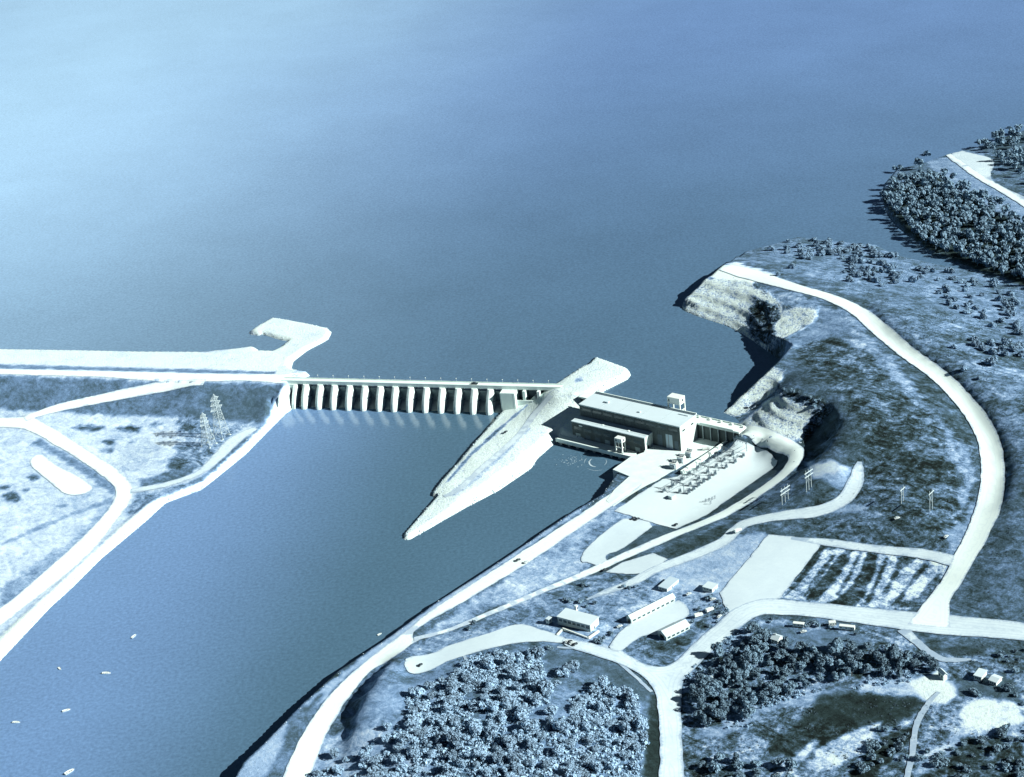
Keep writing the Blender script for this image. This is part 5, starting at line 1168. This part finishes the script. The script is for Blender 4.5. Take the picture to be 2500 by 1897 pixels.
cover('undergrowth', 'brushy undergrowth in the gaps and around the edge of the dark second wood', 'undergrowth', 'shrub', [[(1780,1550),(1850,1515),(1880,1575),(2110,1565),(2260,1600),(2240,1665),(1990,1690),(1850,1735),(1830,1775),(1690,1795),(1675,1650),(1700,1620)]], 3.2, 1.2, 2.6, 62, .95)
cover('scrub', 'low dark scrub dotted over the rough slope at the bottom right', 'scrub', 'scrub', [[(1690,1800),(1900,1730),(2220,1700),(2330,1740),(2340,1800),(2500,1760),(2500,1920),(1690,1920)], [(2330,1560),(2520,1590),(2520,1700),(2440,1690),(2300,1610)]], 4.2, .5, 1.4, 63, .80, 12, .34)
cover('scrub', 'thin scrub and tussocks on the hillside inside the crest road', 'scrub', 'scrub', [[(1990,840),(2090,830),(2280,1010),(2370,1110),(2330,1300),(2020,1240),(2110,1160),(2060,1010)], [(2130,1230),(2330,1300),(2300,1350),(2020,1310),(1900,1285)], [(2460,1200),(2520,1150),(2520,1500),(2370,1480),(2400,1380)]], 5.0, .4, 1.1, 64, .8, 8)
cover('scrub', 'weeds and tussocks on the grassy bank beyond the crest road', 'scrub', 'shrub', [[(1880,620),(1950,585),(2060,600),(2200,630),(2390,670),(2510,690),(2510,1000),(2300,870),(2150,740),(2010,690)]], 5.5, .5, 1.4, 65, .8, 8)
cover('weeds', 'weeds and low bushes around the compound buildings', 'weeds', 'crown_mid', [[(1380,1440),(1540,1420),(1600,1440),(1530,1490),(1470,1530),(1390,1480)], [(1525,1570),(1570,1556),(1620,1565),(1690,1535),(1770,1475),(1700,1560),(1640,1615),(1540,1590)], [(1690,1460),(1760,1455),(1790,1490),(1740,1510),(1690,1490)], [(1100,1545),(1330,1480),(1360,1500),(1320,1530),(1230,1520),(1100,1580)]], 4.0, .4, 1.3, 66, .85, 9)
def stones(name, label, lines, terr, seed, n_per, lo, hi, spread):
    r = random.Random(seed); m_ = MB()
    for line in lines:
        for (xa, ya), (xb, yb) in zip(line[:-1], line[1:]):
            for k in range(max(1, int(math.hypot(xb-xa, yb-ya)*n_per))):
                t_ = r.random(); x = xa+(xb-xa)*t_+r.gauss(0, spread); y = ya+(yb-ya)*t_+r.gauss(0, spread); z_ = terr.h(x, y)
                if z_ < -.8: continue
                s_ = r.uniform(lo, hi)*r.uniform(.5, 1); vs = [(x+s_*r.uniform(.5, 1)*cx, y+s_*r.uniform(.5, 1)*cy, z_+s_*r.uniform(.3, .6)*cz) for cx, cy, cz in ((1, 0, 0), (0, 1, 0), (-1, 0, 0), (0, -1, 0), (0, 0, 1.3), (0, 0, -1))]
                m_.add(vs, [(0, 1, 4), (1, 2, 4), (2, 3, 4), (3, 0, 4), (1, 0, 5), (2, 1, 5), (3, 2, 5), (0, 3, 5)])
    return tag(m_.build(name, 'stone'), label, 'riprap', kind='stuff')
w2 = lambda S_: [(p[0], p[1]) for p in S_]
stones('riprap', 'loose armour stones along the water edge of the island', [w2(IS1), w2(IS2)], TI, 71, 1.1, .7, 1.9, 2.4)
stones('riprap', 'loose armour stones along the left bank and the embankment face', [w2(LT), w2(LS1)], TL, 72, .9, .7, 1.8, 2.4)
stones('riprap', 'loose stones along the foot of the right riverbank', [w2(T)], TR, 73, .9, .4, 1.3, 3.0)
rub = [[G(*p)[:2] for p in q] for q in ([(1770,1004,18),(1800,1012,18),(1850,980,24),(1885,950,32)], [(1890,830,30),(1905,850,34),(1925,860,38)], [(1820,1044,19),(1870,1060,21),(1950,1082,23)], [(1668,757,18),(1700,770,18),(1770,793,18),(1840,830,19)], [(1780,680,40),(1830,690,41),(1875,715,41),(1910,745,42)])]
stones('rubble', 'broken rock lying on and below the rock cuts', rub, TR, 74, 1.1, .5, 1.7, 4.0)
# far headland wood: reads as one mass
far1 = [(2158,492),(2180,452),(2240,428),(2300,440),(2330,462),(2390,482),(2450,510),(2520,548),(2620,600),(2620,760),(2500,695),(2425,665),(2350,632),(2275,612),(2250,590),(2205,548),(2175,520)]
far2 = [(2372,365),(2400,350),(2440,335),(2500,322),(2620,310),(2620,490),(2520,450),(2450,418),(2420,395),(2430,375)]
fp = scatter([far1], 6.8, rng, TR, 330)
fp = fp+scatter([far2], 7.0, rng, TR, 100)+[TR.hit(*p) for p in [(2185,420),(2196,418),(2240,408),(2248,412),(2305,430),(2325,445),(2350,460),(2262,395)]]
base = [crown_mesh(50+k, 6, 130, 1.0, .8, .27) for k in range(4)]; m = MB(); tm = MB()
for p in fp:
    b_ = rng.choice(base); s_ = rng.uniform(4.0, 6.2); zq = s_*rng.uniform(.95, 1.35); a = rng.uniform(0, 6.28); ca, sa = math.cos(a), math.sin(a); zc = p[2]+zq*1.15
    A = np.array(b_.v); V = np.stack([p[0]+s_*(A[:, 0]*ca-A[:, 1]*sa), p[1]+s_*(A[:, 0]*sa+A[:, 1]*ca), zc+zq*A[:, 2]], -1)
    o_ = len(m.v); m.v += [tuple(q) for q in V]; m.f += [tuple(i+o_ for i in f) for f in b_.f]
    m.bar((p[0], p[1], p[2]-.5), (p[0], p[1], zc), .35, 5, .2)
tag(m.build('far_woodland', 'crown_mid'), 'dense dark wood covering the headland across the cove', 'woodland', kind='stuff')
for P in (K1, K2, K3, K4, K5, K6, K7):
    for t, used in P:
        if not used:
            for c in kids(t): bpy.data.objects.remove(c)
            bpy.data.objects.remove(t)
print('trees', len(pts1), len(pts2), 'far', len(fp), 'objects', len(bpy.data.objects))

# ------------------------------------------------------------------ render settings
SC.render.engine = 'CYCLES'; SC.cycles.max_bounces = 5; SC.cycles.diffuse_bounces = 1; SC.cycles.use_denoising = True
